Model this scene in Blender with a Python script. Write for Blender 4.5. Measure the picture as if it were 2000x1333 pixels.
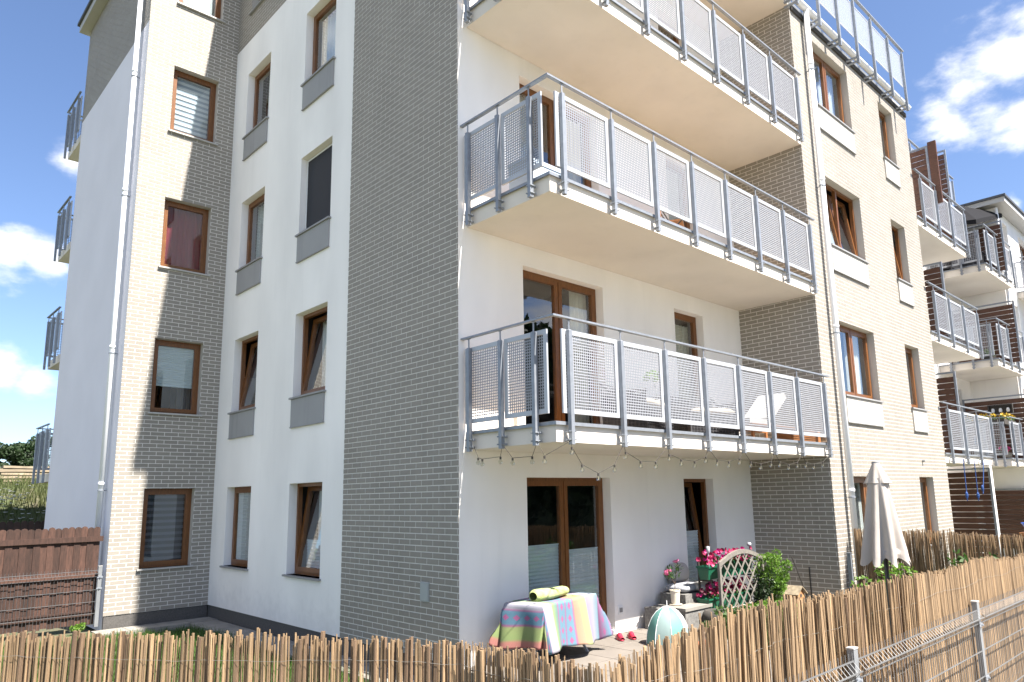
import bpy, math, random
from mathutils import Vector, Matrix
random.seed(7)
R = math.radians
scene = bpy.context.scene
for o in list(bpy.data.objects): bpy.data.objects.remove(o)
col = scene.collection

# ------------------------------------------------------------------ camera
cd = bpy.data.cameras.new('camera'); cam = bpy.data.objects.new('camera', cd); col.objects.link(cam)
CAM = Vector((-5.4853, -7.0085, 2.2068))
yaw, pit, rol = R(46.0395), R(9.9048), R(-1.1822)
fw = Vector((math.cos(pit)*math.cos(yaw), math.cos(pit)*math.sin(yaw), math.sin(pit)))
r0 = Vector((math.sin(yaw), -math.cos(yaw), 0)); u0 = r0.cross(fw)
rt = r0*math.cos(rol)+u0*math.sin(rol); up = -r0*math.sin(rol)+u0*math.cos(rol)
M = Matrix((rt, up, -fw)).transposed().to_4x4(); M.translation = CAM
cam.matrix_world = M
cd.sensor_width = 36; cd.lens = 1406.1/2000*36
cd.shift_x = -38.6/2000; cd.shift_y = 58.22/2000
cd.clip_start = .1; cd.clip_end = 3000
scene.camera = cam
scene.render.engine = 'CYCLES'
scene.render.resolution_x = 1024; scene.render.resolution_y = 682
scene.view_settings.view_transform = 'Standard'
scene.view_settings.look = 'None'
scene.view_settings.gamma = 1
scene.view_settings.use_curve_mapping = False
scene.view_settings.exposure = 2.12
scene.cycles.max_bounces = 10; scene.cycles.diffuse_bounces = 5; scene.cycles.transparent_max_bounces = 16

# ------------------------------------------------------------------ sun and sky
SUN = Vector((.162, -1, 1.56)).normalized()
sd = bpy.data.lights.new('sun', 'SUN'); so = bpy.data.objects.new('sun', sd); col.objects.link(so)
sd.energy = 4.05; sd.angle = R(.53); sd.color = (1, .94, .86)
so.rotation_euler = SUN.to_track_quat('Z', 'Y').to_euler(); so.location = (0, -20, 30)
W = bpy.data.worlds.new('World'); scene.world = W; W.use_nodes = True
nt = W.node_tree; nt.nodes.clear()
def N(t, tree=None, **k):
    n = (tree or nt).nodes.new(t)
    for a, b in k.items(): setattr(n, a, b)
    return n
def L(a, b, tree=None): (tree or nt).links.new(a, b)
sky = N('ShaderNodeTexSky', sky_type='NISHITA', sun_disc=False)
sky.sun_elevation = math.asin(SUN.z); sky.sun_rotation = math.atan2(SUN.x, SUN.y)
sky.altitude = 150; sky.air_density = .8; sky.dust_density = .8; sky.ozone_density = 2.4
tc = N('ShaderNodeTexCoord')
nz = N('ShaderNodeTexNoise'); nz.inputs['Scale'].default_value = 9; nz.inputs['Detail'].default_value = 9; nz.inputs['Roughness'].default_value = .58
mp = N('ShaderNodeMapping'); mp.inputs['Scale'].default_value = (1, 1, 2.0)
L(tc.outputs['Generated'], mp.inputs[0]); L(mp.outputs[0], nz.inputs['Vector'])
def math_node(op, a, b=None, c=None, clamp=False):
    n = N('ShaderNodeMath', operation=op); n.use_clamp = clamp
    for i, x in enumerate((a, b, c)):
        if x is None: continue
        if isinstance(x, (int, float)): n.inputs[i].default_value = x
        else: L(x, n.inputs[i])
    return n.outputs[0]
# soft cumulus banks, many out of view added to light the shaded walls: (azimuth deg from +X to +Y, elevation deg, angular radius deg, flatness)
CLOUDS = [(9.6, 27.6, 4.2), (12.0, 26.0, 2.8), (13.9, 24.6, 2.2), (8.0, 28.8, 3.6), (9.0, 23.6, 2.2), (83.4, 16.3, 2.4), (81.3, 16.0, 1.8), (83.0, 8.6, 2.0), (81.2, 7.8, 1.5), (80.2, 22.7, 1.2), (10.8, 18.4, 0.8), (150, 28, 13), (175, 22, 12), (200, 36, 13), (225, 14, 10), (135, 18, 9), (190, 58, 11), (160, 45, 10), (163.1, 33.6, 8.0), (250.9, 37.4, 5.5), (109.2, 47.4, 7.1), (162.2, 54.8, 8.8), (306.8, 30.4, 10.1), (142.1, 37.8, 11.9), (231.6, 42.8, 10.4), (121.4, 43.6, 9.7), (178.3, 9.5, 11.9), (219.5, 41.8, 12.0), (277.4, 51.3, 8.2), (298.2, 28.9, 12.5), (316.9, 12.6, 6.1), (158.1, 53.4, 8.5), (256.4, 22.1, 9.1), (198.6, 24.5, 9.7), (246.2, 50.5, 10.5), (328.9, 48.3, 12.9), (267.1, 15.7, 11.9), (337.5, 50.5, 9.6), (277.3, 17.9, 11.7), (243.6, 21.4, 5.5), (310.9, 54.5, 5.7), (298.1, 27.3, 6.2), (176.5, 44.1, 12.0), (116.6, 36.9, 5.4)]
cur = None
for az, el, rad in CLOUDS:
    c = Vector((math.cos(R(el))*math.cos(R(az)), math.cos(R(el))*math.sin(R(az)), math.sin(R(el))))
    vd = N('ShaderNodeVectorMath', operation='DISTANCE'); L(tc.outputs['Generated'], vd.inputs[0]); vd.inputs[1].default_value = c
    m = math_node('SUBTRACT', 1.0, math_node('DIVIDE', vd.outputs['Value'], R(rad)))
    cur = m if cur is None else math_node('MAXIMUM', cur, m)
cur = math_node('MAXIMUM', cur, -1.2)
dens = math_node('ADD', cur, math_node('MULTIPLY', math_node('SUBTRACT', nz.outputs['Fac'], .5), 3.6))
mr = N('ShaderNodeMapRange', interpolation_type='SMOOTHSTEP'); L(dens, mr.inputs['Value'])
mr.inputs['From Min'].default_value = .0; mr.inputs['From Max'].default_value = 1.15; mr.inputs['To Max'].default_value = .93
mx = N('ShaderNodeMix', data_type='RGBA'); L(mr.outputs[0], mx.inputs['Factor'])
nz2 = N('ShaderNodeTexNoise'); nz2.inputs['Scale'].default_value = 5; nz2.inputs['Detail'].default_value = 5; L(mp.outputs[0], nz2.inputs['Vector'])
cr = N('ShaderNodeValToRGB'); L(nz2.outputs['Fac'], cr.inputs[0])
cr.color_ramp.elements[0].position = .35; cr.color_ramp.elements[0].color = (3.8, 3.85, 4.0, 1)
cr.color_ramp.elements[1].position = .6; cr.color_ramp.elements[1].color = (4.9, 4.8, 4.7, 1)
hz_ = N('ShaderNodeVectorMath', operation='MULTIPLY'); L(sky.outputs[0], hz_.inputs[0]); hz_.inputs[1].default_value = (.70, .71, .75); L(hz_.outputs[0], mx.inputs['A']); L(cr.outputs[0], mx.inputs['B'])
bg = N('ShaderNodeBackground'); bg.inputs['Strength'].default_value = .08
L(mx.outputs['Result'], bg.inputs['Color'])
wo = N('ShaderNodeOutputWorld'); L(bg.outputs[0], wo.inputs[0])

# ------------------------------------------------------------------ materials
MATS = {}
def mat(name, c, rough=.7, metal=0, var=.0, vscale=3., bump=0, bscale=60, obj=False, stretch=(1, 1, 1), rnd=0, spec=.5, c2=None, transl=0):
    if name in MATS: return MATS[name]
    m = bpy.data.materials.new(name); m.use_nodes = True; t = m.node_tree; b = t.nodes['Principled BSDF']
    b.inputs['Roughness'].default_value = rough; b.inputs['Metallic'].default_value = metal
    b.inputs['Specular IOR Level'].default_value = spec
    g = N('ShaderNodeTexCoord', t) if obj else N('ShaderNodeNewGeometry', t)
    src = g.outputs['Object'] if obj else g.outputs['Position']
    mpn = N('ShaderNodeMapping', t); mpn.inputs['Scale'].default_value = stretch; L(src, mpn.inputs[0], t)
    if var or c2 or rnd:
        n = N('ShaderNodeTexNoise', t); n.inputs['Scale'].default_value = vscale; n.inputs['Detail'].default_value = 5
        L(mpn.outputs[0], n.inputs['Vector'], t)
        k = N('ShaderNodeValToRGB', t); k.color_ramp.elements[0].position = .3; k.color_ramp.elements[1].position = .7
        if c2: ca, cb = c, c2
        else: ca = [x*(1-var) for x in c]; cb = [min(1, x*(1+var)) for x in c]
        k.color_ramp.elements[0].color = (*ca, 1); k.color_ramp.elements[1].color = (*cb, 1)
        L(n.outputs['Fac'], k.inputs[0], t); out = k.outputs[0]
        if rnd:
            oi = N('ShaderNodeObjectInfo', t); at = N('ShaderNodeAttribute', t, attribute_name='tone')
            ad = N('ShaderNodeMath', t, operation='ADD'); L(oi.outputs['Random'], ad.inputs[0], t); L(at.outputs['Fac'], ad.inputs[1], t)
            fr = N('ShaderNodeMath', t, operation='FRACT'); L(ad.outputs[0], fr.inputs[0], t)
            mrn = N('ShaderNodeMapRange', t); L(fr.outputs[0], mrn.inputs['Value'], t)
            mrn.inputs['To Min'].default_value = 1-rnd; mrn.inputs['To Max'].default_value = 1+rnd
            vm = N('ShaderNodeVectorMath', t, operation='SCALE'); L(out, vm.inputs[0], t); L(mrn.outputs[0], vm.inputs['Scale'], t); out = vm.outputs[0]
        L(out, b.inputs['Base Color'], t)
    else: b.inputs['Base Color'].default_value = (*c, 1)
    if bump:
        n = N('ShaderNodeTexNoise', t); n.inputs['Scale'].default_value = bscale; n.inputs['Detail'].default_value = 4
        L(mpn.outputs[0], n.inputs['Vector'], t)
        bn = N('ShaderNodeBump', t); bn.inputs['Strength'].default_value = bump; bn.inputs['Distance'].default_value = .01
        L(n.outputs['Fac'], bn.inputs['Height'], t); L(bn.outputs[0], b.inputs['Normal'], t)
    if transl:
        tr = N('ShaderNodeBsdfTranslucent', t); tr.inputs['Color'].default_value = (*[min(1, x*1.3) for x in c], 1)
        ms = N('ShaderNodeMixShader', t); ms.inputs[0].default_value = transl
        L(b.outputs[0], ms.inputs[1], t); L(tr.outputs[0], ms.inputs[2], t); L(ms.outputs[0], t.nodes['Material Output'].inputs[0], t)
    MATS[name] = m; return m
def glass_mat(name, tint=(.93, .96, .96), f=1.0):
    m = bpy.data.materials.new(name); m.use_nodes = True; t = m.node_tree; t.nodes.remove(t.nodes['Principled BSDF'])
    tr = N('ShaderNodeBsdfTransparent', t); tr.inputs[0].default_value = (*tint, 1)
    gl = N('ShaderNodeBsdfGlossy', t); gl.inputs['Roughness'].default_value = .004; gl.inputs['Color'].default_value = (.95, .97, 1, 1)
    fr = N('ShaderNodeFresnel', t); fr.inputs[0].default_value = 1.52
    ma = N('ShaderNodeMath', t, operation='MULTIPLY_ADD'); L(fr.outputs[0], ma.inputs[0], t); ma.inputs[1].default_value = 1.6; ma.inputs[2].default_value = .06*f; ma.use_clamp = True
    ge = N('ShaderNodeNewGeometry', t); sb = N('ShaderNodeMath', t, operation='SUBTRACT'); sb.inputs[0].default_value = 1; L(ge.outputs['Backfacing'], sb.inputs[1], t)
    mu = N('ShaderNodeMath', t, operation='MULTIPLY'); L(ma.outputs[0], mu.inputs[0], t); L(sb.outputs[0], mu.inputs[1], t)
    ms = N('ShaderNodeMixShader', t); L(mu.outputs[0], ms.inputs[0], t); L(tr.outputs[0], ms.inputs[1], t); L(gl.outputs[0], ms.inputs[2], t)
    L(ms.outputs[0], t.nodes['Material Output'].inputs[0], t); return m
def weathered(name, c, rough, streak, bump, bscale):
    """render plaster: faint rain streaks, blotches and a fine grain"""
    m = mat(name, c, rough, var=streak, vscale=1.1, bump=bump, bscale=bscale, stretch=(1, 1, .35)); return m
PLASTER = weathered('white_plaster', (.875, .85, .815), .9, .06, .25, 220)
SOFFIT = mat('soffit_plaster', (.70, .645, .575), .9, var=.045, vscale=.9, bump=.15, bscale=200)  # white soffits, with the warm bounce light tinted into their colour
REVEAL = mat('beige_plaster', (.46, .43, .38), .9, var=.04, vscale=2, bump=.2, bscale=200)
MORTAR = mat('mortar', (.68, .655, .60), .95, var=.04, vscale=9, bump=.4, bscale=150)
BRICK = mat('clinker_brick', (.264, .239, .205), .65, var=.05, vscale=2, bump=.15, bscale=120, rnd=.045)
PLINTH = mat('plinth_plaster', (.085, .08, .075), .9, var=.25, vscale=60, bump=.5, bscale=150)
WOODF = mat('golden_oak_frame', (.165, .064, .018), .38, var=.3, vscale=18, stretch=(3, 3, .35), obj=True)
PANE = glass_mat('window_glass'); BALC_GLASS = glass_mat('milky_glass', (.86, .9, .92), .6)
WHITE = mat('white_paint', (.8, .8, .79), .5, var=.03)
SILLW = mat('light_sill', (.42, .41, .39), .5); SILLG = mat('grey_sill', (.26, .26, .26), .5)
PANELG = mat('grey_panel', (.30, .30, .30), .7, var=.03); PANELW = mat('pale_panel', (.43, .405, .365), .7, var=.02)
def add_dirt(m, streak=.10, base=.0, patch=.05):
    """rain streaks, faint patches and splash dirt near the ground, all as pigment with its own shape"""
    t = m.node_tree; b = t.nodes['Principled BSDF']; src = b.inputs['Base Color'].links[0].from_socket
    g = N('ShaderNodeNewGeometry', t)
    def noise(scale, st, lo, hi, amt):
        mpn = N('ShaderNodeMapping', t); mpn.inputs['Scale'].default_value = st; L(g.outputs['Position'], mpn.inputs[0], t)
        n = N('ShaderNodeTexNoise', t); n.inputs['Scale'].default_value = scale; n.inputs['Detail'].default_value = 6; L(mpn.outputs[0], n.inputs['Vector'], t)
        r = N('ShaderNodeMapRange', t, interpolation_type='SMOOTHSTEP'); L(n.outputs['Fac'], r.inputs['Value'], t); r.inputs['From Min'].default_value = lo; r.inputs['From Max'].default_value = hi
        r.inputs['To Min'].default_value = 1; r.inputs['To Max'].default_value = 1-amt; return r.outputs[0]
    fs = [noise(5, (1, 1, .08), .55, .75, streak), noise(.9, (1, 1, .7), .45, .7, patch)]
    if base:
        sp = N('ShaderNodeSeparateXYZ', t); L(g.outputs['Position'], sp.inputs[0], t)
        n = N('ShaderNodeTexNoise', t); n.inputs['Scale'].default_value = 7; n.inputs['Detail'].default_value = 8; L(g.outputs['Position'], n.inputs['Vector'], t)
        a = N('ShaderNodeMath', t, operation='MULTIPLY_ADD'); L(n.outputs['Fac'], a.inputs[0], t); a.inputs[1].default_value = -1.1; L(sp.outputs[2], a.inputs[2], t)
        r = N('ShaderNodeMapRange', t, interpolation_type='SMOOTHSTEP'); L(a.outputs[0], r.inputs['Value'], t); r.inputs['From Min'].default_value = -.35; r.inputs['From Max'].default_value = .25; r.inputs['To Min'].default_value = 1-base; r.inputs['To Max'].default_value = 1; fs.append(r.outputs[0])
    for f in fs:
        v = N('ShaderNodeVectorMath', t, operation='SCALE'); L(src, v.inputs[0], t); L(f, v.inputs['Scale'], t); src = v.outputs[0]
    L(src, b.inputs['Base Color'], t)
add_dirt(PLASTER, .035, .09, .035); add_dirt(SOFFIT, .03, 0, .05); add_dirt(PANELG, .12, 0, .06); add_dirt(BRICK, .08, 0, .05)
STEEL = mat('galvanised_steel', (.25, .27, .30), .45, metal=.35, var=.12, vscale=14)
SHEET = mat('panel_frame_steel', (.42, .44, .47), .45, metal=.2, var=.05, vscale=6); LATT = mat('perforated_steel', (.32, .33, .355), .5, metal=.2)
DARK = mat('dark_joint', (.05, .045, .04), .9)
PIPE = mat('downpipe_paint', (.80, .81, .83), .35)
BLIND = mat('pleated_blind', (.62, .68, .70), .8, transl=.25); BLINDW = mat('white_blind', (.75, .76, .78), .8, transl=.3)
BLINDD = mat('dark_zebra_blind', (.035, .04, .05), .8); BLINDL = mat('grey_zebra_blind', (.12, .13, .155), .8)
CURT = mat('white_curtain', (.86, .87, .87), .85, transl=.35); RED = mat('red_curtain', (.20, .006, .018), .85)
CREAM = mat('cream_curtain', (.6, .55, .45), .85); ROOM = mat('room_dark', (.035, .032, .03), .9)
SCREEN = mat('fly_screen', (.015, .015, .018), .7)
SLAT = mat('brown_slat', (.085, .034, .017), .55, var=.3, vscale=12, stretch=(.6, .6, 6), rnd=.15)
FENCEW = mat('stained_fence_board', (.060, .029, .020), .85, var=.35, vscale=14, stretch=(3, 3, .5), rnd=.42, bump=.3, bscale=60)
FENCED = mat('dark_fence_board', (.05, .028, .022), .8, var=.3, rnd=.2)
REED = mat('reed_stick', (.285, .192, .108), .75, var=.45, vscale=1.5, stretch=(26, 26, 1.1), rnd=.30, bump=.3, bscale=50, transl=.12)
REEDB = mat('bark_strip', (.165, .105, .062), .75, var=.3, vscale=2, stretch=(20, 20, 1.3), rnd=.3, bump=.4, bscale=40, transl=.08)
WIRE = mat('tie_wire', (.20, .19, .17), .5, metal=.3)
MESHW = mat('fence_wire', (.17, .175, .18), .5, metal=.5, var=.1)
BLADE = mat('grass_blade', (.04, .095, .012), .6, c2=(.085, .15, .025), vscale=2.5, transl=.35)
SOIL = mat('garden_ground', (.05, .075, .022), .95, c2=(.10, .085, .055), vscale=1.6, bump=.5, bscale=20)
LEAFD = mat('dark_leaf', (.012, .030, .007), .6, c2=(.025, .05, .012), vscale=1.5, transl=.25)
LEAFM = mat('mid_leaf', (.03, .075, .012), .55, c2=(.06, .12, .02), vscale=6, transl=.35)
LEAFL = mat('light_leaf', (.09, .19, .02), .5, c2=(.16, .27, .035), vscale=6, transl=.4)
BARK = mat('bark', (.10, .07, .05), .9, var=.3, vscale=20)
PAVER = mat('concrete_paver', (.24, .225, .20), .9, var=.12, vscale=8, bump=.3, bscale=80, rnd=.1)
STONE = mat('grey_stone', (.16, .155, .145), .9, var=.3, vscale=25, bump=.6, bscale=70)
DECK = mat('patio_tile', (.165, .145, .125), .8, var=.1, vscale=3, rnd=.08)

# ------------------------------------------------------------------ mesh helpers
def link(o, parent=None):
    col.objects.link(o)
    if parent is not None: o.parent = parent
    return o
class MB:
    def __init__(s): s.v = []; s.f = []; s.t = []; s.tone = 0.; s.T = None; s.uv = {}
    def add(s, vs, fs):
        b = len(s.v)
        s.v += [tuple(s.T(*q)) if s.T else tuple(q) for q in vs]; s.t += [s.tone]*len(vs)
        s.f += [tuple(b+i for i in f) for f in fs]
    def box(s, x0, x1, y0, y1, z0, z1, faces='all'):
        vs = [(x0,y0,z0),(x1,y0,z0),(x1,y1,z0),(x0,y1,z0),(x0,y0,z1),(x1,y0,z1),(x1,y1,z1),(x0,y1,z1)]
        fs = {'b':(0,3,2,1),'t':(4,5,6,7),'f':(0,1,5,4),'r':(1,2,6,5),'k':(2,3,7,6),'l':(3,0,4,7)}
        s.add(vs, [fs[k] for k in (fs if faces == 'all' else faces)])
    def obox(s, p0, p1, w, h, upv=(0,0,1)):
        """bar from p0 to p1 with section w x h"""
        p0 = Vector(p0); p1 = Vector(p1); a = (p1-p0).normalized(); upv = Vector(upv)
        if abs(a.dot(upv)) > .95: upv = Vector((1, 0, 0))
        sd_ = a.cross(upv).normalized(); u_ = sd_.cross(a)
        vs = []
        for p in (p0, p1):
            for i, j in ((-1,-1),(1,-1),(1,1),(-1,1)): vs.append(p+sd_*w/2*i+u_*h/2*j)
        s.add(vs, [(0,3,2,1),(4,5,6,7),(0,1,5,4),(1,2,6,5),(2,3,7,6),(3,0,4,7)])
    def tube(s, pts, r, n=6, cap=True):
        rs = r if isinstance(r, (list, tuple)) else [r]*len(pts)
        pts = [Vector(p) for p in pts]; vs = []; fs = []
        for i, p in enumerate(pts):
            a = (pts[min(i+1, len(pts)-1)]-pts[max(i-1, 0)]).normalized()
            ref = Vector((0,0,1)) if abs(a.z) < .9 else Vector((1,0,0))
            x = a.cross(ref).normalized(); y = a.cross(x)
            for k in range(n):
                t = 2*math.pi*k/n; vs.append(p+x*math.cos(t)*rs[i]+y*math.sin(t)*rs[i])
        for i in range(len(pts)-1):
            for k in range(n):
                a, b = i*n+k, i*n+(k+1) % n; fs.append((a, b, b+n, a+n))
        if cap: fs += [tuple(range(n-1, -1, -1)), tuple(range((len(pts)-1)*n, len(pts)*n))]
        s.add(vs, fs)
    def lathe(s, prof, c=(0,0,0), n=16, sx=1, sy=1):
        vs = []; fs = []
        for r, z in prof:
            for k in range(n):
                t = 2*math.pi*k/n; vs.append((c[0]+r*sx*math.cos(t), c[1]+r*sy*math.sin(t), c[2]+z))
        for i in range(len(prof)-1):
            for k in range(n):
                a, b = i*n+k, i*n+(k+1) % n; fs.append((a, b, b+n, a+n))
        s.add(vs, fs)
    def grid(s, fn, nu, nv):
        vs = [fn(i/nu, j/nv) for j in range(nv+1) for i in range(nu+1)]
        s.add(vs, [(j*(nu+1)+i, j*(nu+1)+i+1, (j+1)*(nu+1)+i+1, (j+1)*(nu+1)+i) for j in range(nv) for i in range(nu)])
    def mesh(s, name, m, smooth=False, tone=False):
        me = bpy.data.meshes.new(name); me.from_pydata(s.v, [], s.f); me.materials.append(m)
        if tone:
            a = me.attributes.new('tone', 'FLOAT', 'POINT'); a.data.foreach_set('value', s.t)
        if smooth: me.polygons.foreach_set('use_smooth', [True]*len(me.polygons))
        me.update(); return me
    def build(s, name, m, parent=None, smooth=False, tone=False, loc=None, kind=None):
        o = bpy.data.objects.new(name, s.mesh(name, m, smooth, tone)); link(o, parent)
        if loc: o.location = loc
        if kind: o['kind'] = kind
        return o
def inst(name, me, parent=None, loc=(0,0,0), rz=0):
    o = bpy.data.objects.new(name, me); link(o, parent); o.location = loc
    if rz: o.rotation_euler = (0, 0, rz)
    return o
def tag(o, label, cat, group=None):
    o['label'] = label; o['category'] = cat
    if group: o['group'] = group
    return o
def thing(name, label, cat, loc=(0,0,0), rz=0, group=None):
    o = bpy.data.objects.new(name, None); link(o); o.location = loc; o.rotation_euler = (0,0,rz); o.empty_display_size = .2
    return tag(o, label, cat, group)
def struct(o): o['kind'] = 'structure'; return o

# ------------------------------------------------------------------ the key planes of the place (metres)
H = 2.9
X1, X3, X4 = -1.80, 6.914, 13.05      # left block side, recess end, brick wing end
YA, YC, YZ = 7.879, -1.53, 13.46      # face of left block, front plane, far corner
YW = 2.774                            # plaster to clinker boundary
S0 = 2.79                             # underside of first balcony
ZB = 12.0                             # clinker band starts here on the side walls
def FR(ox, oy, kind):
    """frame of a wall: u to the right seen from outside, d inwards, z up"""
    if kind == 'F': return lambda u, d, z: (ox+u, oy+d, z)
    return lambda u, d, z: (ox+d, oy-u, z)

# ================================================================== SETTING
g = MB(); g.grid(lambda a, b: (-900+a*1800, -900+b*1800, -.06), 8, 8)
ground = struct(g.build('ground', SOIL))
def lawn_h(x, y): return .0 + .10*max(0, min(1, (-x-1)/3)) + .03*math.sin(x*2.1)*math.cos(y*1.7)
g = MB(); g.grid(lambda a, b: (-12+a*12.0, -5.6+b*13.6, lawn_h(-12+a*12, -5.6+b*13.6)-.02), 30, 34)
lawn = struct(g.build('lawn', SOIL, smooth=True))
g = MB()
def blade(x, y, z, h, w=.006):
    a = random.uniform(0, 6.28); l = random.uniform(.1, .5)*h; dx, dy = math.cos(a), math.sin(a)
    g.add([(x-dy*w, y+dx*w, z), (x+dy*w, y-dx*w, z), (x+dx*l*.5, y+dy*l*.5, z+h*.6), (x+dx*l, y+dy*l, z+h)], [(0, 1, 2), (0, 2, 3)])
for i in range(52000):
    x = random.uniform(-4.6, -.45); y = random.uniform(-4.8, 7.2)
    if y > 4.5 and random.random() < .1: continue
    if x < -1.8 and y > 7.0: continue
    blade(x, y, lawn_h(x, y)-.02, random.uniform(.05, .15), random.uniform(.004, .009))
tag(g.build('grass', BLADE, kind='stuff'), 'green lawn grass growing behind the front reed screen beside the building', 'grass')
# paving strip round the foot of the building
pav = MB(); pav.box(-2.0, 0, 7.3, YA-.02, -.05, .005); pav.box(-.52, -.02, -.2, 7.3, -.05, .005)
pavement = struct(pav.build('pavement', mat('paving_joint', (.2, .19, .17), .95)))
pb = MB(); pb.box(-.245, .245, -.12, .12, 0, .045); pme = pb.mesh('paver', PAVER)
for i in range(4):
    for j in range(2): inst('paver', pme, pavement, (-1.74+.5*i, 7.45+.25*j, .006))
for j in range(28): inst('paver', pme, pavement, (-.27, 7.18-.25*j, .004))
# patio in front of the recess
pt = MB(); pt.box(.02, 7.0, -3.3, -.01, -.05, .235); patio = struct(pt.build('patio', mat('patio_joint', (.2, .18, .15), .95)))
tb = MB(); tb.box(-.245, .245, -.245, .245, 0, .018); tme = tb.mesh('patio_tile', DECK)
for i in range(13):
    for j in range(6): inst('tile', tme, patio, (.3+.5*i, -.28-.5*j, .235))
g = MB(); g.box(0, 14, -4.85, -3.32, -.05, .12); struct(g.build('garden_bed', SOIL))

# ================================================================== BUILDING
BLD = thing('apartment_building', 'cream clinker brick and white plaster apartment block with steel mesh balconies, nearest building', 'building')
def bld(name, parent=None): 
    return parent or BLD
def wall(name, T, u0, u1, z0, z1, ops, m, dep=.16, parent=None, rm=None):
    """plaster or mortar skin with real openings and reveals"""
    us = sorted({u0, u1, *[q for o in ops for q in o[:2]]}); zs = sorted({z0, z1, *[q for o in ops for q in o[2:4]]})
    b = MB(); b.T = T
    for i in range(len(us)-1):
        for j in range(len(zs)-1):
            a, c, e, f = us[i], us[i+1], zs[j], zs[j+1]
            if a < u0-1e-6 or c > u1+1e-6: continue
            if any(o[0]-1e-6 <= a and c <= o[1]+1e-6 and o[2]-1e-6 <= e and f <= o[3]+1e-6 for o in ops): continue
            b.add([(a,0,e),(c,0,e),(c,0,f),(a,0,f)], [(0,1,2,3)])
    w = b.build(name, m, parent or BLD)
    for a, c, e, f in [o[:4] for o in ops]:
        r = MB(); r.T = T; e2 = max(e, z0)
        r.add([(a,0,e2),(a,dep+.09,e2),(a,dep+.09,f),(a,0,f)], [(0,1,2,3)])
        r.add([(c,0,e2),(c,dep+.09,e2),(c,dep+.09,f),(c,0,f)], [(3,2,1,0)])
        r.add([(a,0,f),(c,0,f),(c,dep+.09,f),(a,dep+.09,f)], [(0,1,2,3)])
        r.add([(a,0,e2),(c,0,e2),(c,dep+.09,e2),(a,dep+.09,e2)], [(3,2,1,0)])
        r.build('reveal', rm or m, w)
    return w
def brick_rects(u0, u1, z0, z1, ops, phase=0.):
    out = []; row = 0; z = z0+.005
    while z+.02 < z1:
        zt = min(z+.063, z1-.002); off = (row % 2)*.125+phase; u = u0-off
        while u < u1:
            a, c = max(u+.006, u0+.0), min(u+.244, u1)
            if c-a > .015:
                rects = [(a, c, z, zt)]
                for o in ops:
                    nx = []
                    for (p, q, e, f) in rects:
                        if q <= o[0] or p >= o[1] or f <= o[2] or e >= o[3]: nx.append((p, q, e, f)); continue
                        if p < o[0]: nx.append((p, o[0], e, f))
                        if q > o[1]: nx.append((o[1], q, e, f))
                        mp_, mq = max(p, o[0]), min(q, o[1])
                        if e < o[2]-.012: nx.append((mp_, mq, e, o[2]))
                        if f > o[3]+.012: nx.append((mp_, mq, o[3], f))
                    rects = nx
                out += [(r_, row) for r_ in rects if r_[1]-r_[0] > .012]
            u += .25
        row += 1; z += .075
    return out
PROUD = .0028
def brick_wall(name, T, u0, u1, z0, z1, ops, dep=.16, single=None, phase=0., holes=()):
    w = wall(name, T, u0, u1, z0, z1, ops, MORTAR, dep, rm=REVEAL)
    b = MB(); b.T = T; singles = []
    for (a, c, e, f), row in brick_rects(u0, u1, z0, z1, list(ops)+list(holes), phase):
        if single and abs(c-a-.238) < .003 and f-e > .06 and single(a, c, e): singles.append((a, e)); continue
        b.tone = random.random(); q = random.uniform(-.0005, .0005)
        b.box(a, c, -PROUD+q, .002, e, f, 'tfrlb')
    o = b.build('brick', BRICK, w, tone=True, kind='stuff')
    if singles:
        s_ = MB(); s_.box(0, .238, -PROUD, .002, 0, .063, 'tfrlb'); me = s_.mesh('brick', BRICK)
        X, Y, Z = T(0, 0, 0); uy = T(1, 0, 0)
        rz = 0 if abs(uy[0]-X) > .5 else R(-90)
        for a, e in singles[:300]:
            p = T(a, random.uniform(-.0005, .0005), e); inst('brick', me, w, p, rz)
        if len(singles) > 300: print('too many single bricks', len(singles))
    return w

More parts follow.
